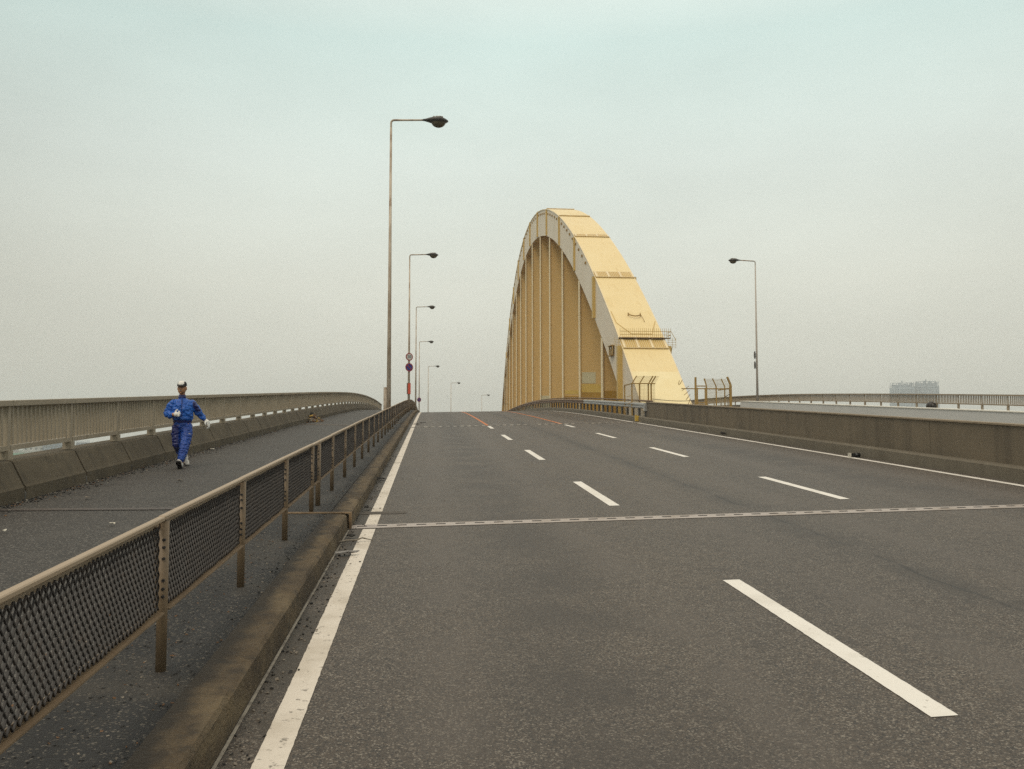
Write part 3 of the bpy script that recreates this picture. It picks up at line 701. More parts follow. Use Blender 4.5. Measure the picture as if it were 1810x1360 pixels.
bm = bmesh.new(); ya = 41.0
pts = []
for k in range(21):
    t = k/20; x = 10.92+(13.75-10.92)*t; pts.append((x, 42.1-1.0*t, deck(41.5)+.15+1.12-.12*math.sin(math.pi*t)))
pts += [(14.15, 41.0, deck(41)+1.30), (14.44, 40.9, deck(41)+1.48)]
tube(bm, pts, .016, 5)
tag(build('cable', bm, cable_m), 'dark slack cable strung across the arch foot between the two cages', 'cable')

# ------------------------------------------------------------------ street lamps
def lamp_meshes(H, A, k=1.0):
    bm = bmesh.new(); r0, r1 = .088, .042
    tube(bm, [(0, 0, 0), (0, 0, H*.45), (0, 0, H-.30)], [r0, r0*.74, r1], 14)
    e = [(.0, 0, H-.30)]+[(.12-.12*math.cos(a), 0, H-.12+.12*math.sin(a)) for a in [R(t) for t in range(0, 91, 15)]]
    tube(bm, e, .040, 12, cap=False)
    pole = bm
    arm = bmesh.new(); tube(arm, [(.11, 0, H), (A-.6*k, 0, H+.045)], [.040, .034], 10)
    hd = bmesh.new()
    prof = [(0, .04, .05, 0), (.08, .06, .06, 0), (.20, .10, .12, .0), (.33, .145, .17, .0), (.47, .165, .20, -.01), (.60, .150, .185, -.015), (.70, .11, .12, -.02), (.775, .05, .05, -.02), (.80, .015, .02, -.02)]
    rings = []
    for x, rz_, ry, oz in prof:
        ring = []
        for q in range(16):
            a = 2*math.pi*q/16; s = math.sin(a); ring.append(hd.verts.new((A-.66*k+x*k*.86, math.cos(a)*ry*k, H+.045+oz+s*(rz_*k*(.62 if s > 0 else .55)))))
        rings.append(ring)
    for a, b in zip(rings, rings[1:]):
        for q in range(16): f = hd.faces.new((a[q], a[(q+1) % 16], b[(q+1) % 16], b[q])); f.smooth = True
    hd.faces.new(rings[0][::-1]); hd.faces.new(rings[-1])
    ln = bmesh.new(); bmesh.ops.create_uvsphere(ln, u_segments=16, v_segments=10, radius=1)
    bmesh.ops.transform(ln, matrix=Matrix.Translation((A-.24*k, 0, H-.015)) @ Matrix.Diagonal((.20*k, .15*k, .155*k, 1)), verts=ln.verts)
    for f in ln.faces: f.smooth = True
    dr = bmesh.new()
    for x in (-.22, -.10, .0, .07):
        box(dr, (A-.20*k+x, .0, H+.045+.095*k-abs(x+.05)*.12), (.07*k, .20*k, .02), Euler((0, .1, 0)).to_matrix())
    out = []
    for nm, b_, m in (('pole', pole, pole_m), ('arm', arm, pole_m), ('lamp_head', hd, lampm), ('lens', ln, lensm), ('soiling', dr, drop_m)):
        me = bpy.data.meshes.new(nm); bmesh.ops.recalc_face_normals(b_, faces=b_.faces[:]); b_.to_mesh(me); b_.free(); me.materials.append(m); out.append(me)
    return out
LM1 = lamp_meshes(11.87, 2.16, 1.42); LM = lamp_meshes(10.79, 1.93, 1.27)
bm = bmesh.new(); box(bm, (0, 0, .5), (.12, .16, 1.0)); boxm = bpy.data.meshes.new('control_box'); bm.to_mesh(boxm); bm.free(); boxm.materials.append(pole_m)
def lamp(x, y, label, ms, flip=False, z=None):
    r = empty('street_lamp', P(x, y, z if z is not None else deck(y)+WZ), label, 'street lamp', 'lamps along the bridge', math.pi if flip else 0)
    head = None
    for me in ms:
        o = link(me.name.split('.')[0], me, head if me.name.startswith(('lens', 'soiling')) else r)
        if me.name.startswith('lamp_head'): head = o
    return r
l1 = lamp(-1.53, 33.2, 'nearest and tallest street lamp, rust streaked pole rising behind the mesh fence', LM1)
o = link('control_box', boxm, l1); o.location = (-.135, .02, .55)
bm = bmesh.new(); box(bm, (0, 0, -.02), (.42, .42, .12)); build('pedestal', bm, conc, l1)
lamp(-1.40, 59.65, 'second street lamp, carrying the round signs and the red plate', LM)
lamp(-1.40, 89.65, 'bare street lamp standing just right of the signposted one', LM)
lamp(-1.40, 119.65, 'street lamp with one small round blue sign low on its thin pole', LM)
lamp(-1.40, 149.65, 'small lamp beyond the crest, first of the three where the road bends right', LM)
lamp(-1.40, 179.65, 'smaller lamp beyond the crest, between two others on the bend', LM)
lamp(-1.40, 209.65, 'tiniest and farthest street lamp, just left of the yellow arch', LM)
lr = lamp(23.1, 59.65, 'street lamp on the right side with arm pointing left and two sign backs', LM, True, z=deck(59.65)+.20)
for ch in lr.children:
    if ch.name.startswith('pole'):
        ch.data = ch.data.copy(); ch.data.materials[0] = pole_b
lamp(23.3, 89.65, 'right hand lamp hidden behind the arch leg, only its top bend showing', LM, True, z=deck(89.65)+.20)

# ------------------------------------------------------------------ signs
red = M('sign_red', (.30, .025, .030), .45, [(9, 4, (.22, .02, .022), .5, .7, U, .6)])
blue = M('sign_blue', (.020, .030, .22), .45, [(9, 4, (.03, .03, .16), .5, .7, U, .6)])
white = M('sign_white', (.62, .60, .54), .5, [(9, 4, (.5, .47, .40), .5, .7, U, .6)])
signback = M('sign_back_grey', (.17, .155, .14), .55, [(6, 4, (.11, .09, .075), .5, .7, U, .6)])
def disc(bm, r, y0, y1, seg=28, r_in=0, mi=0):
    a = [bm.verts.new((r*math.cos(t), y0, r*math.sin(t))) for t in [2*math.pi*k/seg for k in range(seg)]]
    b = [bm.verts.new((r*math.cos(t), y1, r*math.sin(t))) for t in [2*math.pi*k/seg for k in range(seg)]]
    bm.faces.new(a); bm.faces.new(b[::-1])
    for k in range(seg): bm.faces.new((a[k], a[(k+1) % seg], b[(k+1) % seg], b[k]))
def sign(kind, loc, label, yaw, r=.27):
    root = empty('road_sign', loc, label, 'road sign', None, yaw)
    bm = bmesh.new(); disc(bm, r, -.012, .012); build('disc', bm, red if kind != 'back' else signback, root)
    if kind == 'speed':
        bm = bmesh.new(); disc(bm, r*.74, -.016, -.0125); build('face', bm, white, root)
        cu = bpy.data.curves.new('numerals', 'FONT'); cu.body = '50'; cu.size = r*1.05; cu.align_x = 'CENTER'; cu.align_y = 'CENTER'; cu.extrude = .001; cu.offset = .006
        t_ = bpy.data.objects.new('tmp', cu); C.objects.link(t_)
        me = bpy.data.meshes.new_from_object(t_.evaluated_get(bpy.context.evaluated_depsgraph_get())); bpy.data.objects.remove(t_)
        me.materials.clear(); me.materials.append(M('sign_numeral_blue', (.10, .14, .20), .5)); o = link('numerals', me, root); o.rotation_euler = (R(90), 0, 0); o.location = (0, -.018, 0)
    if kind == 'park':
        bm = bmesh.new(); disc(bm, r*.74, -.016, -.0125); build('face', bm, blue, root)
        bm = bmesh.new(); box(bm, (0, -.0185, 0), (r*1.5, .003, r*.22), Euler((0, R(45), 0)).to_matrix()); build('slash', bm, red, root)
    bm = bmesh.new(); sgn = -1 if kind == 'back' else 1
    for zz in (-.12, .12): box(bm, (0, .05, zz), (.16, .08, .03))
    build('bracket', bm, galv, root)
    return root
zl = deck(59.65)+WZ
def zat(py, y): return 1.7+y*(.0604-(py-680)/1540)
sign('speed', (-1.38, 59.52, zat(632, 59.6)), 'round speed limit sign, white with red rim and numerals, upper one on the second lamp', R(28))
sign('park', (-1.38, 59.50, zat(650.5, 59.6)), 'round blue sign with red rim and slash, below the speed limit sign', R(28), .29)
sign('park', (-1.40, 119.5, zat(707.5, 119.6)), 'tiny round dark blue sign on the lamp at the crest', R(28), .31)
for py, lb in ((623, 'grey back of the upper round sign on the right hand lamp'), (641.5, 'grey back of the lower round sign on the right hand lamp')):
    ro = sign('back', (22.93, 59.60, zat(py, 59.6)), lb, R(-122), .28)
pr = empty('red_plate', (-1.40, 59.5, zat(688, 59.6)), 'narrow upright orange red plate strapped to the second lamp pole', 'sign plate', None, R(10))
bm = bmesh.new(); box(bm, (.03, -.03, 0), (.19, .02, .72)); build('plate', bm, M('orange_red_plate', (.62, .085, .038), .5, [(7, 3, (.48, .06, .03), .5, .7, U, .7), (26, 3, (.70, .20, .12), .62, .7, (1, 1, .6), .6)]), pr)
bm = bmesh.new(); box(bm, (0, .03, 0), (.26, .05, .76)); build('backing_box', bm, M('brown_backing', (.15, .12, .08), .7), pr)

# ------------------------------------------------------------------ far towers and low buildings
def tower(name, u, dist, w, top, steps, label):
    x = u*dist
    root = empty(name, (x, dist, -14), label, 'tower', 'twin towers in the haze', -math.atan(u))
    n = 14; H = top+14
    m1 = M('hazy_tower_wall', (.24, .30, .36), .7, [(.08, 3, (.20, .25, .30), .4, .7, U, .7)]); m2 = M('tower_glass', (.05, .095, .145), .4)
    prof = [((-w/2)*math.cos(math.pi*k/n), -w*.34*math.sin(math.pi*k/n)) for k in range(n+1)]
    prof = [(px, py) for px, py in prof]+[(w/2, w*.4), (-w/2, w*.4)]
    def slab(bm, z0, z1, s, lo=0, hi=None):
        a = [bm.verts.new((px*s, py*s, z0)) for px, py in prof]; b = [bm.verts.new((px*s, py*s, z1)) for px, py in prof]
        for k in range(len(prof)): bm.faces.new((a[k], a[(k+1) % len(prof)], b[(k+1) % len(prof)], b[k]))
        bm.faces.new(a[::-1]); bm.faces.new(b)
    bm = bmesh.new(); slab(bm, 0, H-9, .97); build('glazing', bm, m2, root)
    bm = bmesh.new(); z = 4.0
    while z < H-12: slab(bm, z, z+1.7, 1.0); z += 3.6
    slab(bm, H-10.5, H-8.9, 1.0)
    for k in range(0, n+1, 2):
        px, py = prof[k]; box(bm, (px*.99, py*.99, (H-9)/2), (1.5, 1.5, H-9))
    build('balcony_bands', bm, m1, root)
    bm = bmesh.new()
    for px, hh in steps: box(bm, (px*w, 0, H-9+hh/2), (w*.13, w*.4, hh))
    box(bm, (0, 0, H-6), (w*.86, w*.3, 5.5)); build('roof_blocks', bm, m1, root)
    bm = bmesh.new()
    for px, py in prof[1:n:2]: box(bm, (px*.98, py*.98, H-4.6), (.9, .9, 8.4))
    box(bm, (0, -w*.30, H-.9), (w*.8, 1, .9)); box(bm, (0, 0, H+1.5), (1.6, 1.6, 5)); build('roof_crown', bm, m2, root)
    return root
tower('apartment_tower', .5675, 1500, 41, 99.5, [(-.36, 6), (-.1, 9), (.12, 7), (.36, 8)], 'hazy blue apartment tower, left and lower one of the twins')
tower('apartment_tower', .5978, 1500, 42, 102.5, [(-.34, 8), (-.05, 9.5), (.14, 9), (.38, 7)], 'hazy blue apartment tower, right and taller one of the twins')
rb = random.Random(3)
bcols = [(.20, .24, .30), (.45, .46, .46), (.30, .26, .24), (.52, .50, .46), (.12, .16, .22)]
for i in range(16):
    ang = R(-27+i*1.25); d = rb.uniform(1010, 1120); x, y = math.sin(ang)*d, math.cos(ang)*d
    w, dp, h = rb.uniform(12, 34), rb.uniform(12, 20), rb.uniform(5, 13) if i != 12 else 26
    if i == 12: w = 7
    root = empty('warehouse', (x, y, -14), 'low hazy building far below the footway railing', 'building', 'low buildings beyond the field', -ang)
    m = M('warehouse_wall_%d' % (i % 5), bcols[i % 5], .8, [(.2, 3, tuple(c*.8 for c in bcols[i % 5]), .4, .7, U, .6)])
    bm = bmesh.new(); box(bm, (0, 0, h/2), (w, dp, h)); build('wall', bm, m, root)
    bm = bmesh.new(); v = [bm.verts.new(p) for p in ((-w/2-.4, -dp/2-.4, h), (w/2+.4, -dp/2-.4, h), (w/2+.4, dp/2+.4, h), (-w/2-.4, dp/2+.4, h), (-w/2-.4, 0, h+2.2), (w/2+.4, 0, h+2.2))]
    for q in ((0, 1, 5, 4), (2, 3, 4, 5), (0, 4, 3), (1, 2, 5), (0, 3, 2, 1)): bm.faces.new([v[t] for t in q])
    build('roof', bm, M('warehouse_roof', (.34, .37, .40), .7, [(.1, 3, (.26, .28, .30), .4, .7, U, .7)]), root)
    bm = bmesh.new()
    for k in range(int(w//5)): box(bm, (-w/2+3+k*5, -dp/2-.05, h*.5), (2.2, .1, 2)) 
    build('windows', bm, M('dark_window_glass', (.03, .04, .05), .2), root)
def car(x, y, yaw, col, label):
    root = empty('parked_car', (x, y, -14), label, 'car', 'vehicles on the sandy strip', yaw)
    m = M('car_paint_%02d' % int(col[2]*100), col, .3)
    bm = bmesh.new()
    sec = [(-2.1, .35, .75), (-2.0, .3, .95), (-.9, .28, 1.0), (1.2, .28, .95), (2.1, .3, .8), (2.15, .4, .6)]
    rows = [[bm.verts.new((s*.85, yy, z)) for s, z in ((-1, z0), (-1, z1), (1, z1), (1, z0))] for yy, z0, z1 in sec]
    for a, b in zip(rows, rows[1:]):
        for k in range(4): bm.faces.new((a[k], a[(k+1) % 4], b[(k+1) % 4], b[k]))
    bm.faces.new(rows[0]); bm.faces.new(rows[-1][::-1]); build('body', bm, m, root)
    bm = bmesh.new(); v = [bm.verts.new(p) for p in [(-.75, -1.6, .95), (.75, -1.6, .95), (.75, 1.0, .95), (-.75, 1.0, .95), (-.62, -1.1, 1.45), (.62, -1.1, 1.45), (.62, .3, 1.45), (-.62, .3, 1.45)]]
    for q in ((4, 5, 6, 7), (0, 1, 5, 4), (1, 2, 6, 5), (2, 3, 7, 6), (3, 0, 4, 7)): bm.faces.new([v[t] for t in q])
    build('cabin', bm, M('dark_window_glass', (0, 0, 0)), root)
    for sx_ in (-.8, .8):
        for sy in (-1.35, 1.35):
            bm = bmesh.new(); tube(bm, [(sx_-.1, sy, .32), (sx_+.1, sy, .32)], .32, 12); build('wheel', bm, dark, root)
for i, (x, y, yaw, col) in enumerate(((-233, 480, 1.2, (.05, .12, .36)), (-226, 484, 1.2, (.05, .10, .30)), (-243, 476, 1.2, (.6, .6, .6)), (-217, 486, 1.2, (.04, .05, .10)))):
    car(x, y, yaw, col, ('bright blue car', 'navy blue car', 'white car', 'black car')[i]+' on the land below the left railing')

# ------------------------------------------------------------------ bundle under the far railing
bm = bmesh.new(); bmesh.ops.create_icosphere(bm, subdivisions=3, radius=1)
for v in bm.verts:
    k = 1+.12*noise.noise(v.co*2.2); v.co = Vector((v.co.x*.24*k, v.co.y*.36*k, max(-.10, v.co.z*.27*k)))
tag(build('rubbish_bag', bm, M('black_plastic', (.018, .013, .010), .4, [(6, 4, (.04, .03, .02), .5, .7, U, .7)]), loc=P(27.9, 46.2, deck(46.2)+.84), smooth=True), 'dark rounded bag resting on the far parapet under the brown railing', 'bag')

# ------------------------------------------------------------------ litter
def scrap(name, x, y, z, size, mat, label, cat, seed, group=None, th=.004, up=.02):
    rr_ = random.Random(seed); bm = bmesh.new(); n = 9; top = []; bot = []
    for k in range(n):
        a = 2*math.pi*k/n; r = rr_.uniform(.65, 1.0)
        p = Vector((math.cos(a)*r*size[0]/2, math.sin(a)*r*size[1]/2, rr_.uniform(.2, 1)*up)); top.append(bm.verts.new(p+Vector((0, 0, th)))); bot.append(bm.verts.new(p))
    ct = bm.verts.new((0, 0, up*.9+th)); cb = bm.verts.new((0, 0, up*.9))
    for k in range(n):
        bm.faces.new((top[k], top[(k+1) % n], ct)); bm.faces.new((bot[(k+1) % n], bot[k], cb)); bm.faces.new((bot[k], bot[(k+1) % n], top[(k+1) % n], top[k]))
    o = build(name, bm, mat, loc=P(x, y, z)); o.rotation_euler = (slope(y), 0, rr_.uniform(0, 3)); tag(o, label, cat, group); return o
paper = M('scrap_paper', (.55, .52, .45), .8, [(20, 3, (.40, .36, .30), .5, .7, U, .6)])
leaf_m = M('dead_leaf', (.22, .19, .155), .8, [(30, 3, (.12, .085, .055), .5, .7, U, .7)])
s = scrap('bark_scrap', -.83, 9.02, rz(-.83, 9.02)+.012, (.27, .085), M('grey_bark', (.26, .25, .24), .8, [(14, 3, (.15, .13, .12), .5, .7, U, .7)]), 'pale grey bark scrap lying in the gutter beside the white line', 'scrap', 2, None, .008, .035); s.rotation_euler.z = .15
bm = bmesh.new(); tube(bm, [(-.18, -.10, .015), (-.06, -.02, .035), (.04, .05, .03), (.10, .09, .05), (.22, .10, .02)], [.012, .011, .010, .008, .004], 6)
tag(build('twig', bm, leaf_m, loc=P(-.83, 9.72, rz(-.8, 9.72))), 'thin bent twig in the gutter between kerb and white line', 'twig')
for i, (x, y, w, l, m, lb) in enumerate([(-3.42, 9.9, .10, .05, paper, 'white paper scrap on the footway close to the fence'), (-3.95, 14.4, .12, .08, leaf_m, 'tan scrap on the footway in front of the walking man'),
    (-5.2, 21.6, .14, .10, paper, 'white crumpled scrap against the parapet behind the walking man'), (-4.35, 9.5, .05, .05, paper, 'tiny white speck of litter on the dark footway'),
    (-4.55, 12.2, .16, .05, leaf_m, 'thin pale strip of litter on the footway beyond the joint plate'), (-1.62, 7.9, .06, .04, paper, 'white chip of litter under the mesh fence')]):
    scrap('litter_scrap', x, y, deck(y)+WZ+.012, (w, l), m, lb, 'litter', 20+i, 'litter on the footway', .006, .025)
bm = bmesh.new(); tube(bm, [(-.06, 0, .05), (.06, 0, .05)], .05, 12); box(bm, (-.11, 0, .045), (.07, .07, .09))
bm.faces.ensure_lookup_table()
cb_ = build('crushed_can', bm, [M('black_can', (.015, .014, .014), .4)], loc=P(9.72, 19.1, rz(9.72, 19.1)+.004)); tag(cb_, 'small black crushed can beside the right edge line', 'can')
bm = bmesh.new(); box(bm, (0, 0, .05), (.05, .075, .09)); tag(build('paper_cup', bm, paper, loc=P(9.55, 19.12, rz(9.7, 19.1)+.006)), 'tiny white cup lying next to the black can', 'cup')
scrap('rubber_scrap', 9.74, 28.3, rz(9.74, 28.3)+.006, (.28, .2), dark, 'black rubber scrap lying at the plinth by the right edge line', 'scrap', 5, None, .03, .10)
for i, (x, y, w) in enumerate(((-.86, 12.3, .12), (-.87, 10.0, .14), (-.88, 16.2, .2), (-.55, 41.0, .45), (-.3, 42.5, .35))):
    scrap('dirt_clump', x, y, rz(x, y)+.004, (w, w*.6), dark, 'dark clump of dirt in the gutter, number of paces: %s' % ('beside the rusty kerb angle', 'by the twig', 'near the long fence', 'past the far joint', 'on the line at the crest')[i] if False else ('dark clump of dirt '+('beside the rusty kerb angle', 'by the twig in the gutter', 'in the gutter half way along the long fence', 'just past the far road joint', 'on the road near the crest')[i]), 'dirt', 60+i, 'dirt clumps in the gutter', .012, .05)
# leaf heap and gritty dirt along parapet foot and gutter (uncountable)
rl_ = random.Random(11)
def grit(name, n, fx, mats, label, smin, smax):
    bm = bmesh.new()
    for _ in range(n):
        x, y, z = fx(); s_ = rl_.uniform(smin, smax); rot = Euler((rl_.uniform(-.6, .6), rl_.uniform(-.6, .6), rl_.uniform(0, 6))).to_matrix()
        box(bm, (x, y, z+s_*.2), (s_, s_*rl_.uniform(.4, 1), s_*rl_.uniform(.15, .6)), rot, rl_.randrange(len(mats)))
    return tag(build(name, bm, mats), label, 'litter', kind='stuff')
brown_l = M('brown_leaf', (.16, .085, .04), .8); yellow_l = M('yellow_scrap', (.50, .33, .06), .7); black_g = M('black_grit', (.02, .019, .018), .8); pale_g = M('pale_grit', (.34, .31, .26), .8)
def heap():
    a = rl_.uniform(0, 6.28); r = abs(rl_.gauss(0, .32)); y = 40.0+math.sin(a)*r*1.8; x = -5.28+abs(math.cos(a))*r*.7; return x, y, deck(y)+WZ+max(0, .34-.6*r)*rl_.random()
grit('dead_leaves', 320, heap, [brown_l, brown_l, yellow_l, leaf_m, black_g, brown_l, leaf_m], 'heap of brown and yellow dead leaves against the parapet', .04, .16)
def foot_edge():
    y = 6+abs(rl_.gauss(0, 13)); return -5.345+abs(rl_.gauss(0, .15)), y, deck(y)+WZ
grit('gravel', 2600, foot_edge, [black_g, black_g, brown_l, black_g, leaf_m, black_g, pale_g, black_g], 'grit and dirt gathered along the foot of the parapet', .006, .026)
def gut():
    y = 3.5+abs(rl_.gauss(0, 11)); x = -.95+abs(rl_.gauss(0, .10)); return x, y, rz(x, y)
grit('gravel', 500, gut, [black_g, leaf_m, black_g], 'fine dark grit lying in the gutter along the kerb', .006, .022)
def vrg():
    y = 2.5+abs(rl_.gauss(0, 7)); x = rl_.uniform(-2.3, -1.22); return x, y, deck(y)+WZ
grit('gravel', 2400, vrg, [black_g, black_g, brown_l, black_g, leaf_m, black_g, black_g], 'loose grit scattered under the mesh fence', .005, .016)

# ------------------------------------------------------------------ walking man
def evaluated(o):
    me = bpy.data.meshes.new_from_object(o.evaluated_get(bpy.context.evaluated_depsgraph_get())); bpy.data.objects.remove(o); return me
def skin_mesh(V, E, rad, root_i=0, sub=2):
    me = bpy.data.meshes.new('s'); me.from_pydata([Vector(v) for v in V], E, []); o = bpy.data.objects.new('s', me); C.objects.link(o)
    o.modifiers.new('k', 'SKIN').use_smooth_shade = True
    for i, r_ in enumerate(rad):
        d = me.skin_vertices[0].data[i]; d.radius = r_ if isinstance(r_, tuple) else (r_, r_); d.use_root = (i == root_i)
    m = o.modifiers.new('b', 'SUBSURF'); m.levels = m.render_levels = sub
    bpy.context.view_layer.update(); return evaluated(o)
def remesh(me, vox):
    o = bpy.data.objects.new('r', me); C.objects.link(o); m = o.modifiers.new('r', 'REMESH'); m.mode = 'VOXEL'; m.voxel_size = vox
    m = o.modifiers.new('s', 'SMOOTH'); m.iterations = 2; m.factor = .5; bpy.context.view_layer.update(); return evaluated(o)
def join(mes):
    bm = bmesh.new()
    for m in mes: bm.from_mesh(m)
    me = bpy.data.meshes.new('j'); bm.to_mesh(me); bm.free(); return me
def wrinkle(me, amp, sc, stretch=(1, 1, 1)):
    for v in me.vertices:
        q = Vector((v.co.x*sc*stretch[0], v.co.y*sc*stretch[1], v.co.z*sc*stretch[2]))
        v.co += v.normal*amp*(noise.noise(q)+.5*noise.noise(q*2.3))
def ell(c, r, seg=20, rot=None):
    bm = bmesh.new(); bmesh.ops.create_uvsphere(bm, u_segments=seg, v_segments=seg//2+2, radius=1)
    bmesh.ops.transform(bm, matrix=Matrix.Translation(c) @ (rot.to_4x4() if rot else Matrix()) @ Matrix.Diagonal((*r, 1)), verts=bm.verts)
    me = bpy.data.meshes.new('e'); bm.to_mesh(me); bm.free(); return me
def fin(name, me, mats, parent, smooth=True):
    me.materials.clear()
    for m in mats: me.materials.append(m)
    if smooth:
        for p in me.polygons: p.use_smooth = True
    return link(name, me, parent)
MY = 17.0
man = empty('person', P(-4.66, MY, deck(MY)+WZ), 'man in blue tracksuit, white gloves and cap striding along the footway', 'person')
# x to the picture's right, -y towards the viewer
pel, chest, neck = (.01, .02, .84), (.012, .0, 1.17), (0, -.01, 1.325)
shL, shR = (-.15, .01, 1.20), (.168, .01, 1.20)
elL, haL = (-.255, .05, 1.01), (-.125, -.20, .985)
elR, haR = (.305, .09, 1.02), (.415, .10, .885)
hipB, knB, anB = (-.085, .03, .80), (-.075, -.02, .43), (.055, .34, .17)
hipF, knF, anF = (.105, .0, .80), (.075, -.17, .44), (.005, -.33, .105)
skin_m = M('tanned_skin', (.42, .205, .098), .5, [(9, 3, (.34, .155, .07), .45, .7, U, .6)])
V = [pel, (.01, .01, 1.0), chest, neck, (0, -.02, 1.42), shL, elL, haL, shR, elR, haR, hipB, knB, anB, hipF, knF, anF, (.07, .26, .08), (-.02, -.46, .10)]
E = [(0, 1), (1, 2), (2, 3), (3, 4), (2, 5), (5, 6), (6, 7), (2, 8), (8, 9), (9, 10), (0, 11), (11, 12), (12, 13), (0, 14), (14, 15), (15, 16), (13, 17), (16, 18)]
rad = [(.13, .09), (.125, .09), (.13, .095), .052, .055, .055, .040, .030, .055, .040, .030, .075, .050, .036, .075, .050, .036, .03, .03]
def limb(pts, rads, seg=18):
    out = []
    for a, b, ra, rb_ in zip(pts, pts[1:], rads, rads[1:]):
        a, b = Vector(a), Vector(b); bm = bmesh.new(); tube(bm, [a, a.lerp(b, .5), b], [ra, (ra+rb_)/2, rb_], seg); bmesh.ops.recalc_face_normals(bm, faces=bm.faces[:])
        me = bpy.data.meshes.new('l'); bm.to_mesh(me); bm.free(); out.append(me)
    for p, r in zip(pts, rads): out.append(ell(p, (r, r, r), 16))
    return out
def trunk(rings, seg=28):
    bm = bmesh.new(); rs = [[bm.verts.new((x+a*math.cos(t), y+b*math.sin(t), z)) for t in [2*math.pi*q/seg for q in range(seg)]] for x, y, z, a, b in rings]
    for p, n_ in zip(rs, rs[1:]):
        for q in range(seg): bm.faces.new((p[q], p[(q+1) % seg], n_[(q+1) % seg], n_[q]))
    bm.faces.new(rs[0][::-1]); bm.faces.new(rs[-1]); bmesh.ops.recalc_face_normals(bm, faces=bm.faces[:])
    me = bpy.data.meshes.new('t'); bm.to_mesh(me); bm.free(); return [me]
body = join(trunk([(.01, .01, .72, .10, .07), (.01, .01, .85, .14, .09), (.01, .01, 1.0, .125, .085), (.012, 0, 1.15, .14, .09), (.01, 0, 1.25, .12, .075), (0, -.005, 1.31, .055, .05)])
    + limb([neck, (0, -.02, 1.43)], [.05, .052]) + limb([(.0, 0, 1.24), shL, elL, haL], [.06, .055, .042, .030]) + limb([(.0, 0, 1.24), shR, elR, haR], [.06, .055, .042, .030])
    + limb([hipB, knB, anB, (.07, .26, .08)], [.075, .05, .036, .03]) + limb([hipF, knF, anF, (.0, -.42, .09)], [.075, .05, .036, .03]))
HC = Vector((-.005, -.025, 1.492))
hr_ = Euler((0, 0, R(-14))).to_matrix()              # head turned to the picture's left
def hp(x, y, z): return HC+hr_ @ Vector((x, y, z))
head = [ell(HC, (.080, .098, .112)), ell(hp(0, -.022, -.05), (.068, .078, .064)), ell(hp(0, -.096, -.012), (.015, .022, .026)), ell(hp(0, -.104, -.022), (.020, .014, .012)),
    ell(hp(-.079, .008, -.01), (.012, .02, .032)), ell(hp(.079, .008, -.01), (.012, .02, .032)), ell(hp(0, -.078, .028), (.05, .018, .012)), ell(hp(0, -.086, -.062), (.024, .012, .008)), ell(hp(0, -.074, -.092), (.024, .018, .016)),
    ell(hp(-.038, -.07, -.025), (.022, .02, .02)), ell(hp(.038, -.07, -.025), (.022, .02, .02))]
bme = remesh(join([body]+head), .0075)
bme.materials.clear()
for m in (skin_m, M('eye_dark', (.02, .014, .010), .3), M('lip_brown', (.12, .045, .035), .5), M('grey_moustache', (.27, .22, .18), .7)): bme.materials.append(m)
for p in bme.polygons:
    c = hr_.inverted() @ (Vector(p.center)-HC); p.use_smooth = True
    if c.y < -.05:
        for ex in (-.032, .032):
            if ((c.x-ex)/.017)**2+((c.z-.006)/.0075)**2 < 1: p.material_index = 1
            if ((c.x-ex)/.021)**2+((c.z-.028)/.006)**2 < 1: p.material_index = 1
        if (c.x/.024)**2+((c.z+.064)/.007)**2 < 1: p.material_index = 2
        if (c.x/.026)**2+((c.z+.047)/.006)**2 < 1: p.material_index = 3
link('body', bme, man)
hair = ell(HC+Vector((0, .018, -.002)), (.081, .088, .085)); fin('hair', hair, [M('black_hair', (.012, .010, .009), .6)], man)
blue_c = M('royal_blue_nylon', (.006, .105, .47), .38, [(4, 4, (.004, .06, .33), .4, .7, U, .8), (20, 3, (.012, .15, .58), .55, .75, U, .5)], bump=(16, .9, .03))
navy = M('navy_trim_and_shade', (.006, .012, .11), .4, bump=(28, .5, .02))
# jacket
jp = trunk([(.015, .01, .875, .155, .115), (.015, .005, .90, .182, .138), (.015, .0, 1.0, .190, .145), (.013, -.005, 1.10, .192, .145), (.012, -.003, 1.17, .182, .132), (.01, .0, 1.225, .150, .110), (.006, 0, 1.265, .105, .085), (.003, 0, 1.30, .072, .068), (0, -.008, 1.335, .064, .062)])
jp += limb([(-.09, .01, 1.225), (-.165, .012, 1.185), (-.225, .045, 1.09), elL, (-.20, -.07, .985), (haL[0]-.03, haL[1]+.06, .985)], [.062, .080, .076, .074, .064, .048])
jp += limb([(.11, .01, 1.225), (.183, .012, 1.185), (.248, .055, 1.10), elR, (.365, .10, .955), (haR[0]-.02, haR[1], haR[2]+.03)], [.062, .080, .076, .070, .060, .046])
jk = remesh(join(jp), .011)
wrinkle(jk, .022, 13, (1.3, 1, 1.8)); jm = fin('jacket', jk, [blue_c, navy], man)
for p in jk.polygons:
    c = p.center
    if c.x > .19 and 1.05 < c.z < 1.24 and (c.x-.19)*1.7+c.z > 1.16 and (c.x-.19)*1.7+c.z < 1.31: p.material_index = 1
    if c.z > 1.30: p.material_index = 1
bm = bmesh.new()
for k in range(20):
    pass
rings = []
for z, sx_, sy in ((.835, .160, .118), (.865, .170, .126), (.885, .172, .128)):
    rings.append([bm.verts.new((.015+sx_*math.cos(a), .01+sy*math.sin(a), z)) for a in [2*math.pi*q/28 for q in range(28)]])
for a, b in zip(rings, rings[1:]):
    for q in range(28): bm.faces.new((a[q], a[(q+1) % 28], b[(q+1) % 28], b[q]))
build('hem', bm, navy, jm, smooth=True)
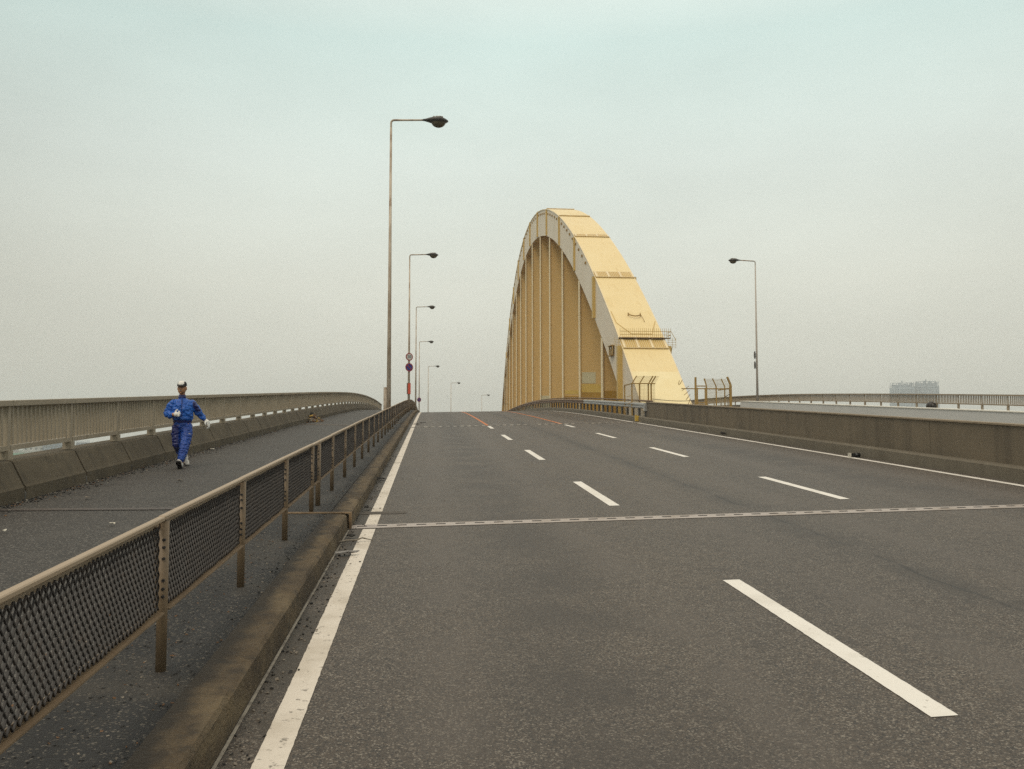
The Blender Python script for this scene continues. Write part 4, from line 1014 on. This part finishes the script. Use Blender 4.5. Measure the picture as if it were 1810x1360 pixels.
cl = skin_mesh([(0, -.005, 1.27), (0, -.008, 1.345), (0, -.012, 1.385)], [(0, 1), (1, 2)], [.085, .070, .066], 0, 2); fin('collar', cl, [navy], jm)
bm = bmesh.new(); tube(bm, [(.005, -.150, .95), (.002, -.150, 1.1), (.0, -.13, 1.2), (0, -.09, 1.30)], .006, 6); build('zip', bm, navy, jm)
# trousers
tp = trunk([(.01, .01, .66, .06, .07), (.01, .01, .72, .13, .105), (.01, .012, .80, .158, .122), (.012, .012, .88, .150, .112)])
tp += limb([(-.075, .02, .76), (-.088, .02, .62), knB, (-.03, .13, .31), (.035, .28, .22)], [.094, .094, .080, .072, .060])
tp += limb([(.095, .0, .77), (.10, -.07, .62), knF, (.045, -.25, .28), (.018, -.315, .165)], [.098, .102, .088, .080, .068])
tr = remesh(join(tp), .011); wrinkle(tr, .016, 20, (.8, .8, 1.8)); tm = fin('trousers', tr, [M('deep_blue_nylon', (.005, .060, .33), .4, [(5, 4, (.004, .03, .20), .4, .7, U, .8), (20, 3, (.008, .10, .45), .58, .75, U, .5)], bump=(18, .9, .03)), navy], man)
for p in tr.polygons:
    c = p.center
    if c.x < -.045 and c.z < .80 and c.z > .3 and c.y > -.2: p.material_index = 1  # shade on the rear leg put into the colour as navy faces
bm = bmesh.new(); box(bm, (.155, -.15, .625), (.05, .01, .02), Euler((0, .4, .5)).to_matrix()); build('trouser_mark', bm, paper, tm)
# gloves: palm and five fingers
glove_m = M('white_glove', (.78, .77, .74), .7, [(30, 3, (.62, .61, .58), .5, .7, U, .6)])
def hand(base, d, side, curl, thumb_side):
    d = Vector(d).normalized(); s = Vector(side); s = (s-d*s.dot(d)).normalized(); n_ = d.cross(s).normalized()*curl
    b = Vector(base); pcs = [skin_mesh([b, b+d*.045, b+d*.085], [(0, 1), (1, 2)], [(.026, .030), (.036, .028), (.036, .024)], 1, 1), ell(b+d*.05, (.036, .036, .036), 12)]
    for k, (ln, off) in enumerate(((.066, -.030), (.074, -.010), (.070, .011), (.054, .030))):
        q = b+d*.078+s*off; p = [q, q+d*ln*.45+n_*.010, q+d*ln*.72+n_*.034, q+d*ln*.62+n_*.058]
        pcs.append(skin_mesh(p, [(0, 1), (1, 2), (2, 3)], [.0125, .0115, .0105, .0085], 0, 1))
    q = b+d*.028+s*thumb_side*.026; p = [q, q+s*thumb_side*.030+d*.022+n_*.012, q+s*thumb_side*.034+d*.055+n_*.022]
    pcs.append(skin_mesh(p, [(0, 1), (1, 2)], [.015, .013, .010], 0, 1))
    m_ = join(pcs)
    for v in m_.vertices: v.co = b+(v.co-b)*1.32
    return remesh(m_, .0062)
fin('glove', hand((haL[0]-.02, haL[1]+.03, .985), (.75, -.45, .05), (0, .3, 1), 1, 1), [glove_m], man)
fin('glove', hand((haR[0]-.005, haR[1], haR[2]+.02), (.62, -.1, -.75), (.3, 1, .2), -1, -1), [glove_m], man)
# shoes
def shoe(origin, pitch, yaw, name='shoe'):
    up = remesh(join([ell((0, 0, .05), (.044, .075, .055)), ell((0, -.10, .035), (.046, .095, .040)), ell((0, .045, .075), (.040, .05, .055)), ell((0, -.14, .030), (.042, .055, .032))]), .008)
    r_ = link(name, up, man); up.materials.append(M('white_trainer', (.66, .64, .60), .6, [(25, 3, (.20, .20, .22), .56, .66, U, .7)])); r_.location = origin; r_.rotation_euler = (pitch, 0, yaw)
    for p in up.polygons: p.use_smooth = True
    bm = bmesh.new(); out = [(.038, .085), (.042, .0), (.036, -.06), (.048, -.13), (.038, -.19), (0, -.212), (-.036, -.19), (-.046, -.13), (-.034, -.06), (-.040, 0), (-.036, .085), (0, .10)]
    a = [bm.verts.new((x, y, -.014)) for x, y in out]; b = [bm.verts.new((x*1.02, y*1.02, .014)) for x, y in out]
    bm.faces.new(a[::-1]); bm.faces.new(b)
    for k in range(len(out)): bm.faces.new((a[k], a[(k+1) % 12], b[(k+1) % 12], b[k]))
    build('sole', bm, M('black_rubber_sole', (.014, .013, .013), .6), r_)
    bm = bmesh.new()
    for k in range(3): bar(bm, (-.024, -.035-.024*k, .082-.008*k), (.024, -.045-.024*k, .082-.008*k), .007, .007)
    build('laces', bm, glove_m, r_)
def gz(y): return deck(MY+y)-deck(MY)
shoe((.0, -.36, gz(-.36)+.032), R(-34), R(-10)); shoe((.065, .34, gz(.3)+.105), R(36), R(18))
# cap
bm = bmesh.new(); CC = HC+Vector((0, .004, .052)); seg = 24; rings = []
for k in range(7):
    a = R(90*k/6); rings.append([bm.verts.new(CC+hr_ @ Vector((.086*math.cos(a)**.7*math.cos(t), .104*math.cos(a)**.7*math.sin(t), -.005+.092*math.sin(a)))) for t in [2*math.pi*q/seg for q in range(seg)]])
for a, b in zip(rings, rings[1:]):
    for q in range(seg):
        f = bm.faces.new((a[q], a[(q+1) % seg], b[(q+1) % seg], b[q])); cdir = hr_.inverted() @ (f.calc_center_median()-CC)
        f.material_index = 0 if (cdir.y < .0 and abs(cdir.x) < .050) else 1
bm.faces.new(rings[0][::-1]).material_index = 1
cap = build('cap', bm, [M('white_cap_cloth', (.78, .76, .72), .8), M('black_cap_cloth', (.014, .013, .014), .8)], man, smooth=True)
bm = bmesh.new(); a = []; b = []
for k in range(13):
    t = R(-165+150*k/12); a.append((.086*math.cos(t), .098*math.sin(t), 0)); b.append((.080*math.cos(t), .165*math.sin(t)-.012, -.022-.008*abs(math.cos(t))))
for off in (0, .007):
    pass
va = [bm.verts.new(CC+hr_ @ Vector(p)) for p in a]; vb = [bm.verts.new(CC+hr_ @ Vector(p)) for p in b]
va2 = [bm.verts.new(CC+hr_ @ Vector(p)+Vector((0, 0, .007))) for p in a]; vb2 = [bm.verts.new(CC+hr_ @ Vector(p)+Vector((0, 0, .007))) for p in b]
for k in range(12):
    bm.faces.new((va[k], va[k+1], vb[k+1], vb[k])); bm.faces.new((va2[k+1], va2[k], vb2[k], vb2[k+1])); bm.faces.new((vb[k], vb[k+1], vb2[k+1], vb2[k]))
build('visor', bm, MATS['black_cap_cloth'], cap)
man.rotation_euler = (0, 0, R(13))

# ------------------------------------------------------------------ haze
HAZE = .00048
bm = bmesh.new(); box(bm, (0, 1000, 57.5), (5990, 3990, 145))
hz = build('haze', bm, bpy.data.materials.new('haze')); tag(hz, 'pale haze filling the air over the port', 'haze', kind='stuff')
hm = hz.data.materials[0]; hm.use_nodes = True; t = hm.node_tree; t.nodes.clear()
ho = t.nodes.new('ShaderNodeOutputMaterial'); hv = t.nodes.new('ShaderNodeVolumePrincipled'); t.links.new(hv.outputs[0], ho.inputs['Volume'])
hv.inputs['Color'].default_value = (.95, .97, .98, 1); hv.inputs['Density'].default_value = HAZE; hv.inputs['Anisotropy'].default_value = .2
